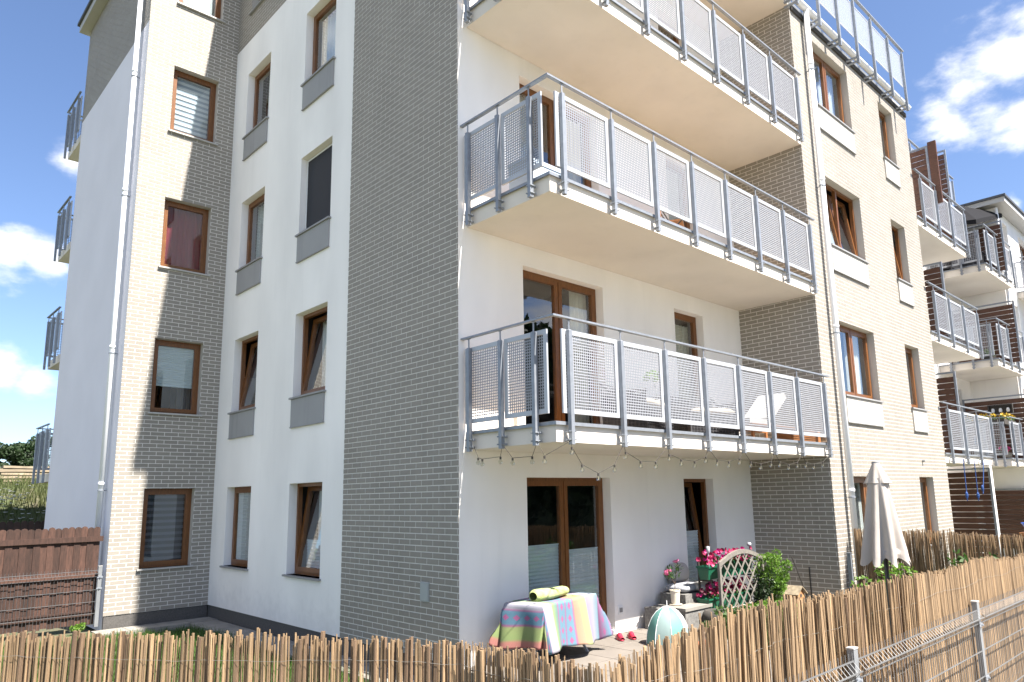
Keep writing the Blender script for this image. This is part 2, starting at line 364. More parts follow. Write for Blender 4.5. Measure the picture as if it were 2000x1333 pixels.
# ---- windows ------------------------------------------------------
CACHE = {}
def keyed(key, fn):
    if key not in CACHE: CACHE[key] = fn()
    return CACHE[key]
def rect_frame(b, x0, x1, z0, z1, t, y0, y1):
    b.box(x0, x0+t, y0, y1, z0, z1); b.box(x1-t, x1, y0, y1, z0, z1)
    b.box(x0+t, x1-t, y0, y1, z0, z0+t); b.box(x0+t, x1-t, y0, y1, z1-t, z1)
def make_window(T, rz, u, z, w, h, dep=.16, split=(), tilt=(), cover=None, sill=None, panel=None, fm=None, fixed=False, curt=None):
    fm = fm or WOODF; pos = T(u, 0, z)
    def fr():
        b = MB(); rect_frame(b, 0, w, 0, h, .055, dep, dep+.07)
        for s in split: b.box(s-.03, s+.03, dep, dep+.07, .055, h-.055)
        return b.mesh('window_frame', fm)
    win = inst('window', keyed(('fr', round(w, 3), round(h, 3), dep, split, fm.name), fr), BLD, pos, rz)
    edges = [.045]+[s for s in split]+[w-.045]
    for i in range(len(edges)-1):
        a, c = edges[i]+(.012 if i else 0), edges[i+1]-(.012 if i < len(edges)-2 else 0)
        sw, sh = c-a, h-.09
        def sm():
            b = MB(); rect_frame(b, 0, sw, 0, sh, .068, -.018, .05); return b.mesh('sash', fm)
        def pm():
            b = MB(); b.box(.06, sw-.06, .012, .02, .06, sh-.06); return b.mesh('pane', PANE)
        rx = R(-7.5) if i in tilt else 0
        for nm, me in (('sash', keyed(('s', round(sw, 3), round(sh, 3), fm.name), sm)), ('pane', keyed(('p', round(sw, 3), round(sh, 3)), pm))):
            o = inst(nm, me, win, (a, dep+.006, .045)); o.rotation_euler = (rx, 0, 0)
        cv = cover[i] if isinstance(cover, (list, tuple)) else cover
        if cv:
            x0, x1, zt, zb, yy = a+.06, c-.06, h-.1, .1, dep+.075
            for piece in cv.split('+'):
                kind, *lim = piece.split(':'); b = MB()
                t0 = float(lim[0]) if lim else 0.; t1 = float(lim[1]) if len(lim) > 1 else 1.
                A, B = zb+(zt-zb)*t0, zb+(zt-zb)*t1; y = yy
                if kind in ('pleat', 'pleatw'):
                    y = dep+.035; n = max(4, int((B-A)/.024)); xa, xb = a+.07, c-.07
                    if rx: y += .11
                    vs = []
                    for k in range(n+1):
                        zz = A+(B-A)*k/n; vs += [(xa, y+(.010 if k % 2 else 0), zz), (xb, y+(.010 if k % 2 else 0), zz)]
                    b.add(vs, [(2*k, 2*k+1, 2*k+3, 2*k+2) for k in range(n)]); b.box(xa, xb, y-.004, y+.014, (A if t0 > 0 else B)-.02, (A if t0 > 0 else B))
                    b.build('blind', BLIND if kind == 'pleat' else BLINDW, win)
                elif kind in ('zebra', 'zebrad'):
                    n = int((B-A)/.11)
                    for k in range(n+1):
                        zz = A+(B-A)*k/n; b.box(x0, x1, y, y+.004, zz-.03, zz+.03)
                    b.build('blind', BLINDW if kind == 'zebra' else BLINDD, win)
                    c_ = MB(); c_.box(x0, x1, y+.012, y+.016, A, B); c_.build('blind_backing', mat('zebra_sheer', (.42, .47, .55), .85, transl=.3) if kind == 'zebra' else BLINDL, win)
                elif kind in ('curt', 'cream', 'red', 'dark'):
                    ua = float(lim[2]) if len(lim) > 2 else 0.; ub = float(lim[3]) if len(lim) > 3 else 1.
                    xa, xb = x0-.05+(x1-x0+.1)*ua, x0-.05+(x1-x0+.1)*ub; yb = y+(.10 if not rx else .26); ph = random.uniform(0, 6)
                    amp = .008 if kind == 'red' else .022; nf = (xb-xa)*24
                    b.grid(lambda p, q: (xa+(xb-xa)*p, yb+amp*math.sin(p*nf*2.7+ph)+amp*.5*math.sin(p*nf*5+ph+q*1.5), A-.05+(B-A+.1)*q), max(8, int((xb-xa)*70)), 3)
                    b.build('curtain', {'curt': CURT, 'cream': CREAM, 'red': RED, 'dark': SCREEN}[kind], win, smooth=True)  # 'dark' is a black sheet painting in the dark reflection, no cloth
                elif kind == 'fly':
                    b.box(a, c, dep-.03, dep-.026, .05, h-.05); b.build('fly_screen', SCREEN, win)
                    b = MB(); rect_frame(b, a-.02, c+.02, .03, h-.03, .022, dep-.04, dep-.02); b.build('screen_frame', WHITE, win)
    if sill:
        b = MB(); b.box(-.04, w+.04, -.055, dep-.002, -.03, 0)
        b.build('sill', sill, win)
    if panel:
        b = MB(); b.box(0, w, -.028, -.001, -.50, -.034); p = b.build('sill_panel', panel, win)
        b = MB(); b.box(-.008, w+.008, -.04, -.001, -.517, -.502); b.build('panel_trim', SILLG, win)
    return win

# ---- openings -----------------------------------------------------
TF1 = FR(0, YA, 'F'); TP2 = FR(0, 0, 'P'); TBK = FR(0, 0, 'F'); TRC = FR(X3, 0, 'P'); TF3 = FR(0, YC, 'F'); TP1 = FR(X1, YZ, 'P')
f1o = [(-1.273, -.365, 1.04+H*k, 2.50+H*k) for k in range(5)]
p2a = [(-7.199, -6.086, 1.04+H*k, 2.50+H*k) for k in range(5)]
p2b = [(-4.553, -3.422, 1.04+H*k, 2.50+H*k) for k in range(5)]
bko = []
for k in range(5):
    z0 = .30 if k == 0 else .10+H*k
    dz = .03 if k else 0
    bko += [(1.14, 2.84, z0, 2.46+dz+H*k), (4.733, 5.621, z0, 2.45+dz+H*k)]
f3o = []
for k in range(4): f3o += [(7.787, 9.476, 1.04+H*k, 2.45+H*k), (11.19, 12.038, 1.04+H*k, 2.45+H*k)]
TOPM, TOPL, TOPW = 15.45, 14.6, 11.55
# left block
brick_wall('brick_wall', TF1, X1, 0, .27, TOPL, f1o, dep=.15, phase=.06)
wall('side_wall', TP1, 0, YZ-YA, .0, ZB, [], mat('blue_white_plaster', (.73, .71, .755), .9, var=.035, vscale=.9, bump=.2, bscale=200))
brick_wall('brick_wall', TP1, 0, YZ-YA, ZB, TOPL, [])
# side wall of the main block
wall('plaster_wall', TP2, -YA, -YW, .27, ZB, [o for o in p2a[:4]+p2b[:4] if o[3] < ZB], PLASTER, .145)
brick_wall('brick_wall', TP2, -YA, -YW, ZB, TOPM, [o for o in p2a[4:]+p2b[4:]], phase=.1)
brick_wall('brick_wall', TP2, -YW, 0, .27, TOPM, [], single=lambda a, c, e: a > -1.72 and .62 < e < 3.95, holes=[(-.765, -.589, .94, 1.18)])
# recess back wall, recess end wall, sunny brick wing
wall('plaster_wall', TBK, 0, X3, .2, TOPM, bko, PLASTER, .16)
brick_wall('brick_wall', TRC, 0, -YC, .2, TOPW, [])
brick_wall('brick_wall', TF3, X3, 7.70, .2, TOPW, [], phase=.05)
brick_wall('brick_wall', TF3, 7.765, X4, .2, TOPW, f3o, dep=.14, phase=.12)
g = MB(); g.box(7.70, 7.765, YC+.012, YC+.03, .2, TOPW); g.build('expansion_joint', DARK, BLD)
# plinths (set back a little below the cladding)
g = MB(); g.box(X1+.015, 0, YA+.012, YA+.1, -.05, .268); g.box(.012, .1, 0.02, YA+.012, -.05, .268); g.build('plinth', PLINTH, BLD)
g = MB(); g.box(.02, X3, .012, .1, -.05, .2); g.box(X3+.01, X4, YC+.012, YC+.1, -.05, .2); g.build('plinth', PLINTH, BLD)
# shell: far faces, storeys, roofs
g = MB()
g.add([(X1, YZ, -.05), (17.2, YZ, -.05), (17.2, YZ, TOPL), (X1, YZ, TOPL)], [(3, 2, 1, 0)])
g.add([(X4, YC, .2), (X4, 0, .2), (X4, 0, TOPW), (X4, YC, TOPW)], [(0, 1, 2, 3)])
g.add([(X3, 0, TOPW), (X3, YZ, TOPW), (X3, YZ, TOPM), (X3, 0, TOPM)], [(0, 1, 2, 3)])
g.add([(0, YA, TOPL), (0, YZ, TOPL), (0, YZ, TOPM), (0, YA, TOPM)], [(3, 2, 1, 0)])
g.add([(0, YZ, TOPL), (X3, YZ, TOPL), (X3, YZ, TOPM), (0, YZ, TOPM)], [(3, 2, 1, 0)])
g.build('rear_wall', PLASTER, BLD)
g = MB()
for k in range(1, 5):
    z = H*k-.08
    g.box(X1+.3, -.02, YA+.3, YZ-.3, z, z+.15); g.box(.3, X3, .3, YZ-.3, z, z+.15)
    if k < 4: g.box(X3+.01, X4-.3, YC+.4, YZ-.3, z, z+.15)
g.box(.25, X4-.3, YC+6.2, YC+6.3, .3, 11.4); g.box(3.4, 3.5, .3, 4.5, .3, 15); g.box(10.2, 10.3, YC+.4, 4.5, .3, 11.4)
g.box(.4, 3.4, 4.9, 5.0, .3, 15); g.box(3.0, 3.1, 4.5, 7.5, .3, 15); g.box(-1.6, 0, YA+3, YA+3.1, .3, 14); g.build('interior_floor', ROOM, BLD)
g = MB(); g.box(-.20, X3+.25, -.26, YZ+.2, TOPM+.02, 15.70); g.build('roof', PANELG, BLD)
g = MB(); g.box(X1-.22, 0-.01, YA-.2, YZ+.2, TOPL+.01, TOPL+.2); r_ = g.build('roof', SILLW, BLD)
g = MB(); g.box(X1-.27, 0-.01, YA-.25, YZ+.25, TOPL+.203, TOPL+.28); g.build('roof_edge', mat('roof_felt', (.06, .065, .075), .6), r_)
g = MB(); g.box(X3+.02, X4-.02, YC+.02, YZ, TOPW+.003, TOPW+.12); g.box(X4-.018, 17.2, .02, YZ, TOPW+.003, TOPW+.12); g.build('roof', PANELG, BLD)
# window sets
for k, (o, cv) in enumerate(zip(f1o, ['zebrad', 'pleat:.37:1+dark:0:.37:.62:1', 'red', 'zebra', 'curt'])):
    make_window(TF1, 0, o[0], o[2], o[1]-o[0], o[3]-o[2], .15, cover=cv, sill=SILLW)
rz = R(-90)
for k, o in enumerate(p2a):
    make_window(TP2, rz, o[0], o[2], o[1]-o[0], o[3]-o[2], .145, cover=['pleatw', 'curt', 'curt', 'curt:0:1:.3:1', 'curt'][k], tilt=(0,) if k == 1 else (),
                sill=SILLG, panel=PANELG if 0 < k < 4 else None)
for k, o in enumerate(p2b):
    make_window(TP2, rz, o[0], o[2], o[1]-o[0], o[3]-o[2], .145, cover=['pleatw:0:.35+curt:0:1:.1:.6', 'curt', 'fly', 'curt', 'curt'][k], tilt=(0,) if k < 2 else (),
                sill=SILLG, panel=PANELG if 0 < k < 4 else None)
for k in range(5):
    o = bko[2*k]; w, h = o[1]-o[0], o[3]-o[2]
    make_window(TBK, 0, o[0], o[2], w, h, .15, split=(.84,), cover=[['pleat:0:.59', 'pleat:0:.54'], ['cream:0:1:0:.12', 'cream:0:1:.5:1'], ['curt:0:1:0:.7', 'cream:0:1:.4:1'], 'curt', 'curt'][k])
    o = bko[2*k+1]; make_window(TBK, 0, o[0], o[2], o[1]-o[0], o[3]-o[2], .15, cover=['pleat:0:.60', 'cream:0:.95', 'curt', 'curt', 'curt'][k], tilt=(0,) if k == 0 else ())
for k in range(4):
    o = f3o[2*k]; make_window(TF3, 0, o[0], o[2], o[1]-o[0], o[3]-o[2], .14, split=(.84,), cover=['curt', 'cream:0:1:.2:1', 'curt', 'curt'][k], tilt=(0, 1) if k == 2 else (), sill=SILLG, panel=PANELW if k else None)
    o = f3o[2*k+1]; make_window(TF3, 0, o[0], o[2], o[1]-o[0], o[3]-o[2], .14, cover='curt', tilt=(0,) if k == 2 else (), sill=SILLG, panel=PANELW if k else None)
# small fittings on the walls
g = MB(); g.box(-.02, .0, .589, .765, .945, 1.175); g.box(-.024, -.02, .60, .754, .956, 1.164); mp_ = g.build('meter_cover', mat('meter_grey', (.36, .38, .37), .6), BLD)
g = MB(); g.box(2.83+.07, 2.83+.17, -.02, 0, .50, .62); so_ = g.build('wall_socket', WHITE, BLD)
g = MB(); g.box(2.83+.09, 2.83+.15, -.03, -.02, .53, .59); g.build('socket_cap', SILLG, so_)
g = MB(); g.tube([(11.49, YC-.06, 2.8), (11.49, YC, 2.8)], .03, 8); g.build('wall_lamp', SILLG, BLD)
# downpipes
def downpipe(x, y, z0, z1, r, wallx=None, wally=None, clips=()):
    g = MB(); g.tube([(x, y, z0), (x, y, z1)], r, 14); p = g.build('downpipe', PIPE, BLD, smooth=True)
    for z in clips:
        g = MB(); g.lathe([(r+.001, -.03), (r+.008, -.028), (r+.008, .028), (r+.001, .03)], (x, y, z), 14); g.build('pipe_collar', PIPE, p, smooth=True)
        g = MB(); g.lathe([(r+.001, -.01), (r+.011, -.01), (r+.011, .01), (r+.001, .01)], (x, y, z-.12), 14)
        g.obox((x, y, z-.12), (wallx if wallx is not None else x, wally if wally is not None else y, z-.12), .012, .012); g.build('pipe_clip', STEEL, p)
    return p
downpipe(-1.89, 8.30, .1, 14.5, .05, wallx=X1, clips=(2.6, 5.2, 8.4, 11.0, 13.6))
dp = downpipe(7.42, -1.64, .3, 11.5, .052, wally=YC, clips=(2.2, 5.15, 8.0, 10.4))
g = MB(); g.tube([(7.42, -1.64, 11.5), (7.42, -1.66, 11.62)], .052, 12); g.build('pipe_elbow', PIPE, dp)
# gutter of the brick wing with a dark strip below it
g = MB()
prof = [(-.075*math.cos(t), -.075*math.sin(t)) for t in [math.pi*k/8 for k in range(9)]]
vs = []
for x in (7.0, 13.0):
    for a, b_ in prof: vs.append((x, -1.64+a, 11.62+b_))
n = len(prof); g.add(vs, [(i, i+1, n+i+1, n+i) for i in range(n-1)]+[tuple(range(n)), tuple(range(2*n-1, n-1, -1))])
g.build('gutter', PIPE, BLD, smooth=False)
g = MB(); g.box(6.95, 13.02, YC-.04, YC-.009, 11.40, 11.50); g.build('fascia_board', DARK, BLD)

# ---- balconies ----------------------------------------------------
def infill_mesh(w, h, pitch=.034, bar=.0115):
    def fn():
        b = MB(); rect_frame(b, 0, w, 0, h, .055, -.012, .012)
        nf = len(b.f); iw, ih = w-.11, h-.11; nx = max(2, round(iw/pitch)); nz_ = max(2, round(ih/pitch))
        for i in range(1, nx):
            x = .055+iw*i/nx; b.box(x-bar/2, x+bar/2, -.0012, .0012, .055, h-.055, 'fk')
        for j in range(1, nz_):
            z = .055+ih*j/nz_; b.box(.055, w-.055, -.0016, .0016, z-bar/2, z+bar/2, 'fk')
        me = b.mesh('infill_panel', SHEET); me.materials.append(LATT)
        for i_, p_ in enumerate(me.polygons):
            if i_ >= nf: p_.material_index = 1
        return me
    return keyed(('inf', round(w, 2), round(h, 2), pitch), fn)
def post_mesh(h, lowz):
    def fn():
        b = MB(); b.box(-.026, .026, -.026, .026, lowz, h-.012)
        b.add([(-.026,-.026,h-.012),(.026,-.026,h-.012),(.026,.026,h-.012),(-.026,.026,h-.012),(-.014,-.014,h),(.014,-.014,h),(.014,.014,h),(-.014,.014,h)],
              [(0,1,5,4),(1,2,6,5),(2,3,7,6),(3,0,4,7),(4,5,6,7)])
        b.tube([(0,0,h), (0,0,h+.11)], .0095, 8)
        b.box(-.03, .03, -.008, .008, h+.106, h+.112)
        for z in (lowz+.05, lowz+.14):
            b.tube([(-.045, 0, z), (.045, 0, z)], .011, 6); b.box(-.034, .034, .027, .062, z-.012, z+.012)
            b.tube([(-.033, -.04, z), (-.033, .05, z)], .008, 6); b.tube([(.033, -.04, z), (.033, .05, z)], .008, 6)
        return b.mesh('rail_post', STEEL)
    return keyed(('post', h, lowz), fn)
def balcony(parent, x0, x1, zs, fposts, lposts=(), yf=YC, right_end=True, slabm=None, pitch=.034, panel_first=None, back=0.):
    zt = zs+.20
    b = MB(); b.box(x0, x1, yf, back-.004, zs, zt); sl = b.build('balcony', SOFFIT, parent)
    b = MB(); b.box(x0-.002, x1, yf-.003, yf-.0005, zs+.004, zt-.002); 
    b = MB(); b.box(x0-.035, x1, yf-.035, back-.006, zt+.002, zt+.022); b.box(x0-.037, x1, yf-.037, yf-.033, zt-.015, zt+.024); b.box(x0-.037, x0-.033, yf-.033, back-.006, zt-.015, zt+.024)
    b.build('flashing', STEEL, sl)
    yp = yf-.088; top = zt+1.06
    pm = post_mesh(round(top-zt, 3), -.23)
    for x in fposts: inst('rail_post', pm, sl, (x, yp, zt))
    for y in lposts: inst('rail_post', pm, sl, (x0-.088, y, zt), R(-90))
    hz = zt+1.06+.118
    b = MB(); b.box(x0-.115, x1+.03, yp-.026, yp+.026, hz, hz+.022); b.build('handrail', STEEL, sl)
    if lposts:
        b = MB(); b.box(x0-.115, x0-.063, yp+.028, back+.03, hz, hz+.022); b.build('handrail', STEEL, sl)
    xs = list(fposts); st = panel_first if panel_first is not None else xs[0]+.0
    cuts = [st]+[x for x in xs[1:]]
    if panel_first is None: cuts = xs
    for i in range(len(cuts)-1):
        a, c = cuts[i]+(.03 if i or panel_first is None else 0), cuts[i+1]-.03
        o = inst('infill_panel', infill_mesh(c-a, .95, pitch), sl, (a, yp+.040, zt+.115))
    if lposts:
        ys = [back-.02]+[y for y in lposts[1:-1]]+[yf+.06]
        for i in range(len(ys)-1):
            a, c = ys[i]-(.03 if i else 0), ys[i+1]+(.03 if i < len(ys)-2 else 0)
            inst('infill_panel', infill_mesh(a-c, .95, pitch), sl, (x0-.088+.040, a, zt+.115), R(-90))
    return sl
FP = (.304, 1.215, 2.116, 3.02, 3.927, 4.846, 5.757, 6.76)
for k in range(4):
    balcony(BLD, .15, X3-.004, S0+H*k, FP, (-.134, -.727, -1.297), panel_first=.215)
# roof terrace rail of the wing, clear milky panels
def terrace_rail(parent, posts, y, z0, ztop, glassm):
    b = MB(); b.box(posts[0]-.1, posts[-1]+.12, y-.03, y+.03, ztop, ztop+.03); hr = b.build('terrace_rail', STEEL, parent)
    for x in posts:
        b = MB(); b.box(x-.026, x+.026, y-.026, y+.026, z0, ztop-.10); b.tube([(x, y, ztop-.10), (x, y, ztop)], .01, 8)
        for z in (z0+.06, z0+.16): b.box(x-.025, x+.025, y+.027, YC-.045 if y < YC else y+.05, z-.012, z+.012)
        b.build('rail_post', STEEL, hr)
    for a, c in zip(posts[:-1], posts[1:]):
        b = MB(); rect_frame(b, a+.03, c-.03, ztop-.98, ztop-.14, .02, y+.03, y+.045); b.build('panel_frame', SHEET, hr)
        b = MB(); b.box(a+.05, c-.05, y+.034, y+.042, ztop-.96, ztop-.16); b.build('glass_panel', glassm, hr)
    return hr
MILK = mat('translucent_panel', (.62, .68, .74), .3); 
def milk():
    m = bpy.data.materials.new('milky_panel'); m.use_nodes = True; t = m.node_tree; b = t.nodes['Principled BSDF']
    b.inputs['Base Color'].default_value = (.55, .56, .58, 1); b.inputs['Roughness'].default_value = .2
    tr = N('ShaderNodeBsdfTransparent', t); tr.inputs[0].default_value = (.93, .95, .97, 1)
    ms = N('ShaderNodeMixShader', t); ms.inputs[0].default_value = .32; L(tr.outputs[0], ms.inputs[1], t); L(b.outputs[0], ms.inputs[2], t)
    L(ms.outputs[0], t.nodes['Material Output'].inputs[0], t); return m
MILKY = milk()
terrace_rail(BLD, (6.62, 7.57, 8.505, 9.425, 10.372, 11.375, 12.30), -1.83, 11.20, 12.80, MILKY)
# balconies on the far back corner, seen past the side wall
for k in range(4):
    z = S0+H*k
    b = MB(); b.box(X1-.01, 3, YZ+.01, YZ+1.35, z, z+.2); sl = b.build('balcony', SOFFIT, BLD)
    b = MB()
    for y in (YZ+.12, YZ+.72, YZ+1.28):
        b = MB(); b.box(X1-.12, X1-.07, y-.025, y+.025, z-.02, z+1.24); b.tube([(X1-.095, y, z+1.24), (X1-.095, y, z+1.36)], .01, 6); b.build('rail_post', STEEL, sl)
    b = MB(); b.box(X1-.12, X1-.07, YZ+.0, YZ+1.42, z+1.36, z+1.385); b.box(X1-.07, 3, YZ+1.37, YZ+1.42, z+1.36, z+1.385); b.build('handrail', STEEL, sl)
    for a in (YZ+.02, YZ+.76):
        inst('infill_panel', infill_mesh(.56, .95, .045), sl, (X1-.05, a+.56, z+.33), R(-90))
    inst('infill_panel', infill_mesh(2.6, .95, .045), sl, (X1, YZ+1.38, z+.33))

# ---- second recess of the same building (x 13 to 17) ---------------
wall('plaster_wall', TBK, X4, 17.2, .2, TOPW, [(14.6, 16.2, .3+H*k, 2.45+H*k) for k in range(4)], PLASTER, .16)
for k in range(4): make_window(TBK, 0, 14.6, .3+H*k, 1.6, 2.15, .15, split=(.8,), cover='curt')
for k in range(3):
    balcony(BLD, X4+.01, 16.9, S0+H*k, (13.32, 14.45, 15.58, 16.84), (), pitch=.045)
def slat_screen(parent, x, y0, y1, z0, z1, gap=.016, bw=.135, frame=True, axis='y'):
    """privacy screen of horizontal boards in a steel frame; boards run from y0 to y1"""
    T = (lambda a, b, c: (x+b, a, c)) if axis == 'y' else (lambda a, b, c: (a, x+b, c))
    b = MB(); b.T = T
    for q in (y0, y1): b.box(q-.025, q+.025, -.025, .025, z0, z1)
    b.box(y0+.025, y1-.025, -.024, .024, z1-.04, z1); f = b.build('privacy_screen', STEEL, parent)
    z = z0+.04
    while z+bw < z1-.04:
        b = MB(); b.T = T; b.box(y0+.027, y1-.027, -.012, .012, z, z+bw); b.build('slat', SLAT, f); z += bw+gap
    return f
slat_screen(BLD, 16.88, -1.42, -.1, .3, 2.72, gap=.018)
for k in (1, 2): slat_screen(BLD, 14.75, -1.46, -.08, H*k+.1, H*k+2.22)
slat_screen(BLD, 14.5, -1.52, -.08, H*3+.1, H*3+2.45)
slat_screen(BLD, 17.0, -1.30, -.08, H*3+.1, H*3+3.27)
g = MB(); g.box(14.46, 14.52, -1.76, -1.56, 9.5, 11.22); g.build('board', SLAT, BLD)

# ================================================================== SECOND BUILDING
BL2 = thing('apartment_building', 'white plaster apartment block further right with eaves roof and stacked balconies, behind the brick wing', 'building', (0, 0, 0))
def wall2(name, T, u0, u1, z0, z1, ops, m, dep=.16): 
    w = wall(name, T, u0, u1, z0, z1, ops, m, dep, parent=BL2); return w
wall2('plaster_wall', FR(17.3, 3, 'P'), 0, 3+.9, .0, 2.79, [], PLASTER)
TB2 = FR(0, .0, 'F')
g = MB(); g.box(17.02, 17.25, -1.40, -1.15, .0, 2.78); g.build('pillar', PLASTER, BL2)
wall2('plaster_wall', TB2, 17.62, 21.7, .0, 11.5, [(18.9, 20.6, .3+H*k, 2.45+H*k) for k in range(4)], PLASTER)
TC1 = FR(21.7, 6, 'P'); TC2 = FR(0, -1.35, 'F')
wall2('side_wall', TC1, 0, 7.35, .0, 11.45, [], PLASTER)
cops = [(22.15, 23.1, 1.04+H*k, 2.45+H*k) for k in range(4)]+[(24.6, 26.4, 1.04+H*k, 2.45+H*k) for k in range(4)]
wall2('front_wall', TC2, 21.7, 40, .0, 11.45, cops, PLASTER, .2)
g = MB()
g.add([(21.7, 6, 0), (17.3, 6, 0), (17.3, 6, 11.5), (21.7, 6, 11.5)], [(0, 1, 2, 3)]); g.add([(40, -1.35, 0), (40, 8, 0), (40, 8, 11.45), (40, -1.35, 11.45)], [(0, 1, 2, 3)])
g.add([(21.7, 8, 0), (40, 8, 0), (40, 8, 11.45), (21.7, 8, 11.45)], [(3, 2, 1, 0)]); g.build('rear_wall', PLASTER, BL2)
SAVE = BLD; BLD = BL2
for k in range(4):
    make_window(TB2, 0, 18.9, .3+H*k, 1.7, 2.15, .15, split=(.85,), cover='curt')
for o in cops: make_window(TC2, 0, o[0], o[2], o[1]-o[0], o[3]-o[2], .2, cover='curt', sill=SILLG)
g = MB(); g.box(21.3, 40.3, -1.75, 8.3, 11.46, 11.62); rf = g.build('roof', SILLW, BL2)
g = MB(); g.box(21.25, 40.35, -1.80, 8.35, 11.623, 11.70); g.build('roof_edge', mat('roof_felt', (.06, .065, .075), .6), rf)
g = MB(); g.box(17.3, 21.69, .02, 6, 11.45, 11.6); g.build('roof', PANELG, BL2)
for k in range(3):
    balcony(BL2, 18.66, 21.66, S0+H*k, (18.86, 19.75, 20.65, 21.6), (-.35, -.95, -1.42), yf=-1.57, pitch=.05, panel_first=18.72)
slat_screen(BL2, 20.1, -1.80, -.15, H*3+.1, H*3+1.75)
for k in (1, 2): slat_screen(BL2, 20.1, -1.84, -.15, H*k+.1, H*k+2.05)
slat_screen(BL2, 21.55, -1.6, -.3, .25, 2.15)
slat_screen(BL2, -1.75, 21.8, 26, .25, 2.05, axis='x', gap=.015)
for k in range(1, 4):
    balcony(BL2, 23.3, 27.5, S0+H*(k-1), (23.5, 24.5, 25.5, 26.5, 27.4), (-1.6, -2.2, -2.6), yf=-2.75, pitch=.06, panel_first=23.4, back=-1.35)
terrace_rail(BL2, (17.5, 18.9, 20.3, 21.6), -.25, 11.65, 12.85, MILKY)
g = MB(); g.tube([(21.62, -1.42, .1), (21.62, -1.42, 11.4)], .045, 10); g.build('downpipe', PIPE, BL2)
BLD = SAVE

# ================================================================== GARDEN SCREENS AND FENCES
def reed_variants(m, n, w, name='reed'):
    out = []
    for i in range(n):
        b = MB(); r = w*random.uniform(.75, 1.2)/2; bx, by = random.uniform(-.012, .012), random.uniform(-.008, .008)
        b.T = lambda x, y, z: (x, y*.55, z)
        b.tube([(0, 0, 0), (bx, by, .8), (bx*.3, -by, 1.6)], [r, r*1.02, r*random.uniform(.75, .95)], 6)
        out.append(b.mesh(name, m, smooth=False))
    return out
RV_THICK = reed_variants(REED, 8, .021); RV_BARK = reed_variants(REEDB, 5, .030, 'bark_strip'); RV_THIN = reed_variants(REED, 6, .011)
def path_pts(poly, step):
    out = []; 
    for (a, b) in zip(poly[:-1], poly[1:]):
        A, B = Vector(a), Vector(b); L_ = (B-A).xy.length if hasattr((B-A), 'xy') else (B-A).length; s = 0
        while s < L_:
            out.append((A.lerp(B, s/L_), math.atan2((B-A).y, (B-A).x))); s += step*random.uniform(.72, 1.3)
    return out
def reed_screen(label, poly, step, near, zbase=0., thin_step=.02, bark=.10, wires=(.45, .95, 1.38), lean=.02, gap=.0):
    t = thing('reed_screen', label, 'reed screen', (poly[0][0], poly[0][1], zbase), group='reed and bark garden screens')
    base = Vector((poly[0][0], poly[0][1], zbase))
    sticks = []
    for p, a in path_pts(poly, step):
        if random.random() < gap: continue
        zt = p.z+.018*math.sin(p.x*3.1+p.y*2.3)+.012*math.sin(p.x*11+p.y*9)+random.gauss(0, .006)
        sticks.append((p, a, zt, 'b' if random.random() < bark else 't'))
    sticks.sort(key=lambda s: (s[0].xy-CAM.xy).length)
    first = True; rest = MB()
    for i, (p, a, zt, kd) in enumerate(sticks):
        hgt = (zt-zbase)*random.uniform(.985, 1.01)
        lx, ly = random.gauss(0, lean), random.gauss(0, lean*.6)
        if i < min(near, 300):
            if kd == 'b': me, nm = random.choice(RV_BARK), 'bark_strip'
            else: me, nm = random.choice(RV_THICK), 'reed'
            o = bpy.data.objects.new(nm, me); link(o, t)
            nrm = random.gauss(0, .006)
            o.location = (p.x-base.x-math.sin(a)*nrm, p.y-base.y+math.cos(a)*nrm, 0)
            o.rotation_euler = (ly, lx, a+random.gauss(0, .25)); o.scale = (random.uniform(.4, 1.0), random.uniform(.7, 1.3), hgt/1.6)
        else:
            rest.tone = random.random(); r = random.uniform(.006, .012)
            rest.tube([(p.x-base.x, p.y-base.y, 0), (p.x-base.x+lx*hgt, p.y-base.y, hgt)], [r, r*.85], 5)
    for p, a in path_pts(poly, thin_step):     # thin reeds woven behind the stout ones
        rest.tone = random.random(); r = random.uniform(.0028, .006); zt = p.z-zbase-abs(random.gauss(0, .03)); o_ = .012
        x, y = p.x-base.x-math.sin(a)*o_, p.y-base.y+math.cos(a)*o_; l = random.gauss(0, lean*1.3)
        rest.tube([(x, y, 0), (x+l*zt, y, zt)], [r, r*.8], 4)
    rest.build('reed', REED, t, tone=True, kind='stuff')
    for z in wires:
        w = MB(); pts = []
        for p, a in path_pts(poly, .06): pts.append((p.x-base.x+math.sin(a)*.016, p.y-base.y-math.cos(a)*.016, z+.012*math.sin(p.x*5+p.y*7+z*9)+random.gauss(0, .003)))
        w.tube(pts, .0009, 4); 
        w.build('tie_wire', WIRE, t)
    return t
reed_screen('tall split bark and reed screen across the foreground grass, in front of the left wing', [(-6.1, .1, 1.50), (-4.72, -1.85, 1.50), (-3.84, -2.9, 1.50), (-3.11, -3.99, 1.50), (-3.03, -4.86, 1.50)], .0135, 300, thin_step=.0105, bark=.26, lean=.009, gap=.04)
reed_screen('long tan reed screen behind the wire fence, running along the garden to the right', [(-3.0, -4.9, 1.515), (-2.35, -4.91, 1.575), (-1.7, -4.92, 1.60), (.1, -4.93, 1.56), (2.2, -4.93, 1.55), (3.6, -4.92, 1.49), (7.2, -4.92, 1.52)], .0115, 300, thin_step=.0070, bark=.04, lean=.028)
reed_screen('see-through reed screen dividing two gardens behind the closed parasol', [(7.33, -1.66, 1.55), (6.76, -3.43, 1.55), (6.1, -4.85, 1.55)], .020, 60, thin_step=.0062, bark=.02, lean=.03)

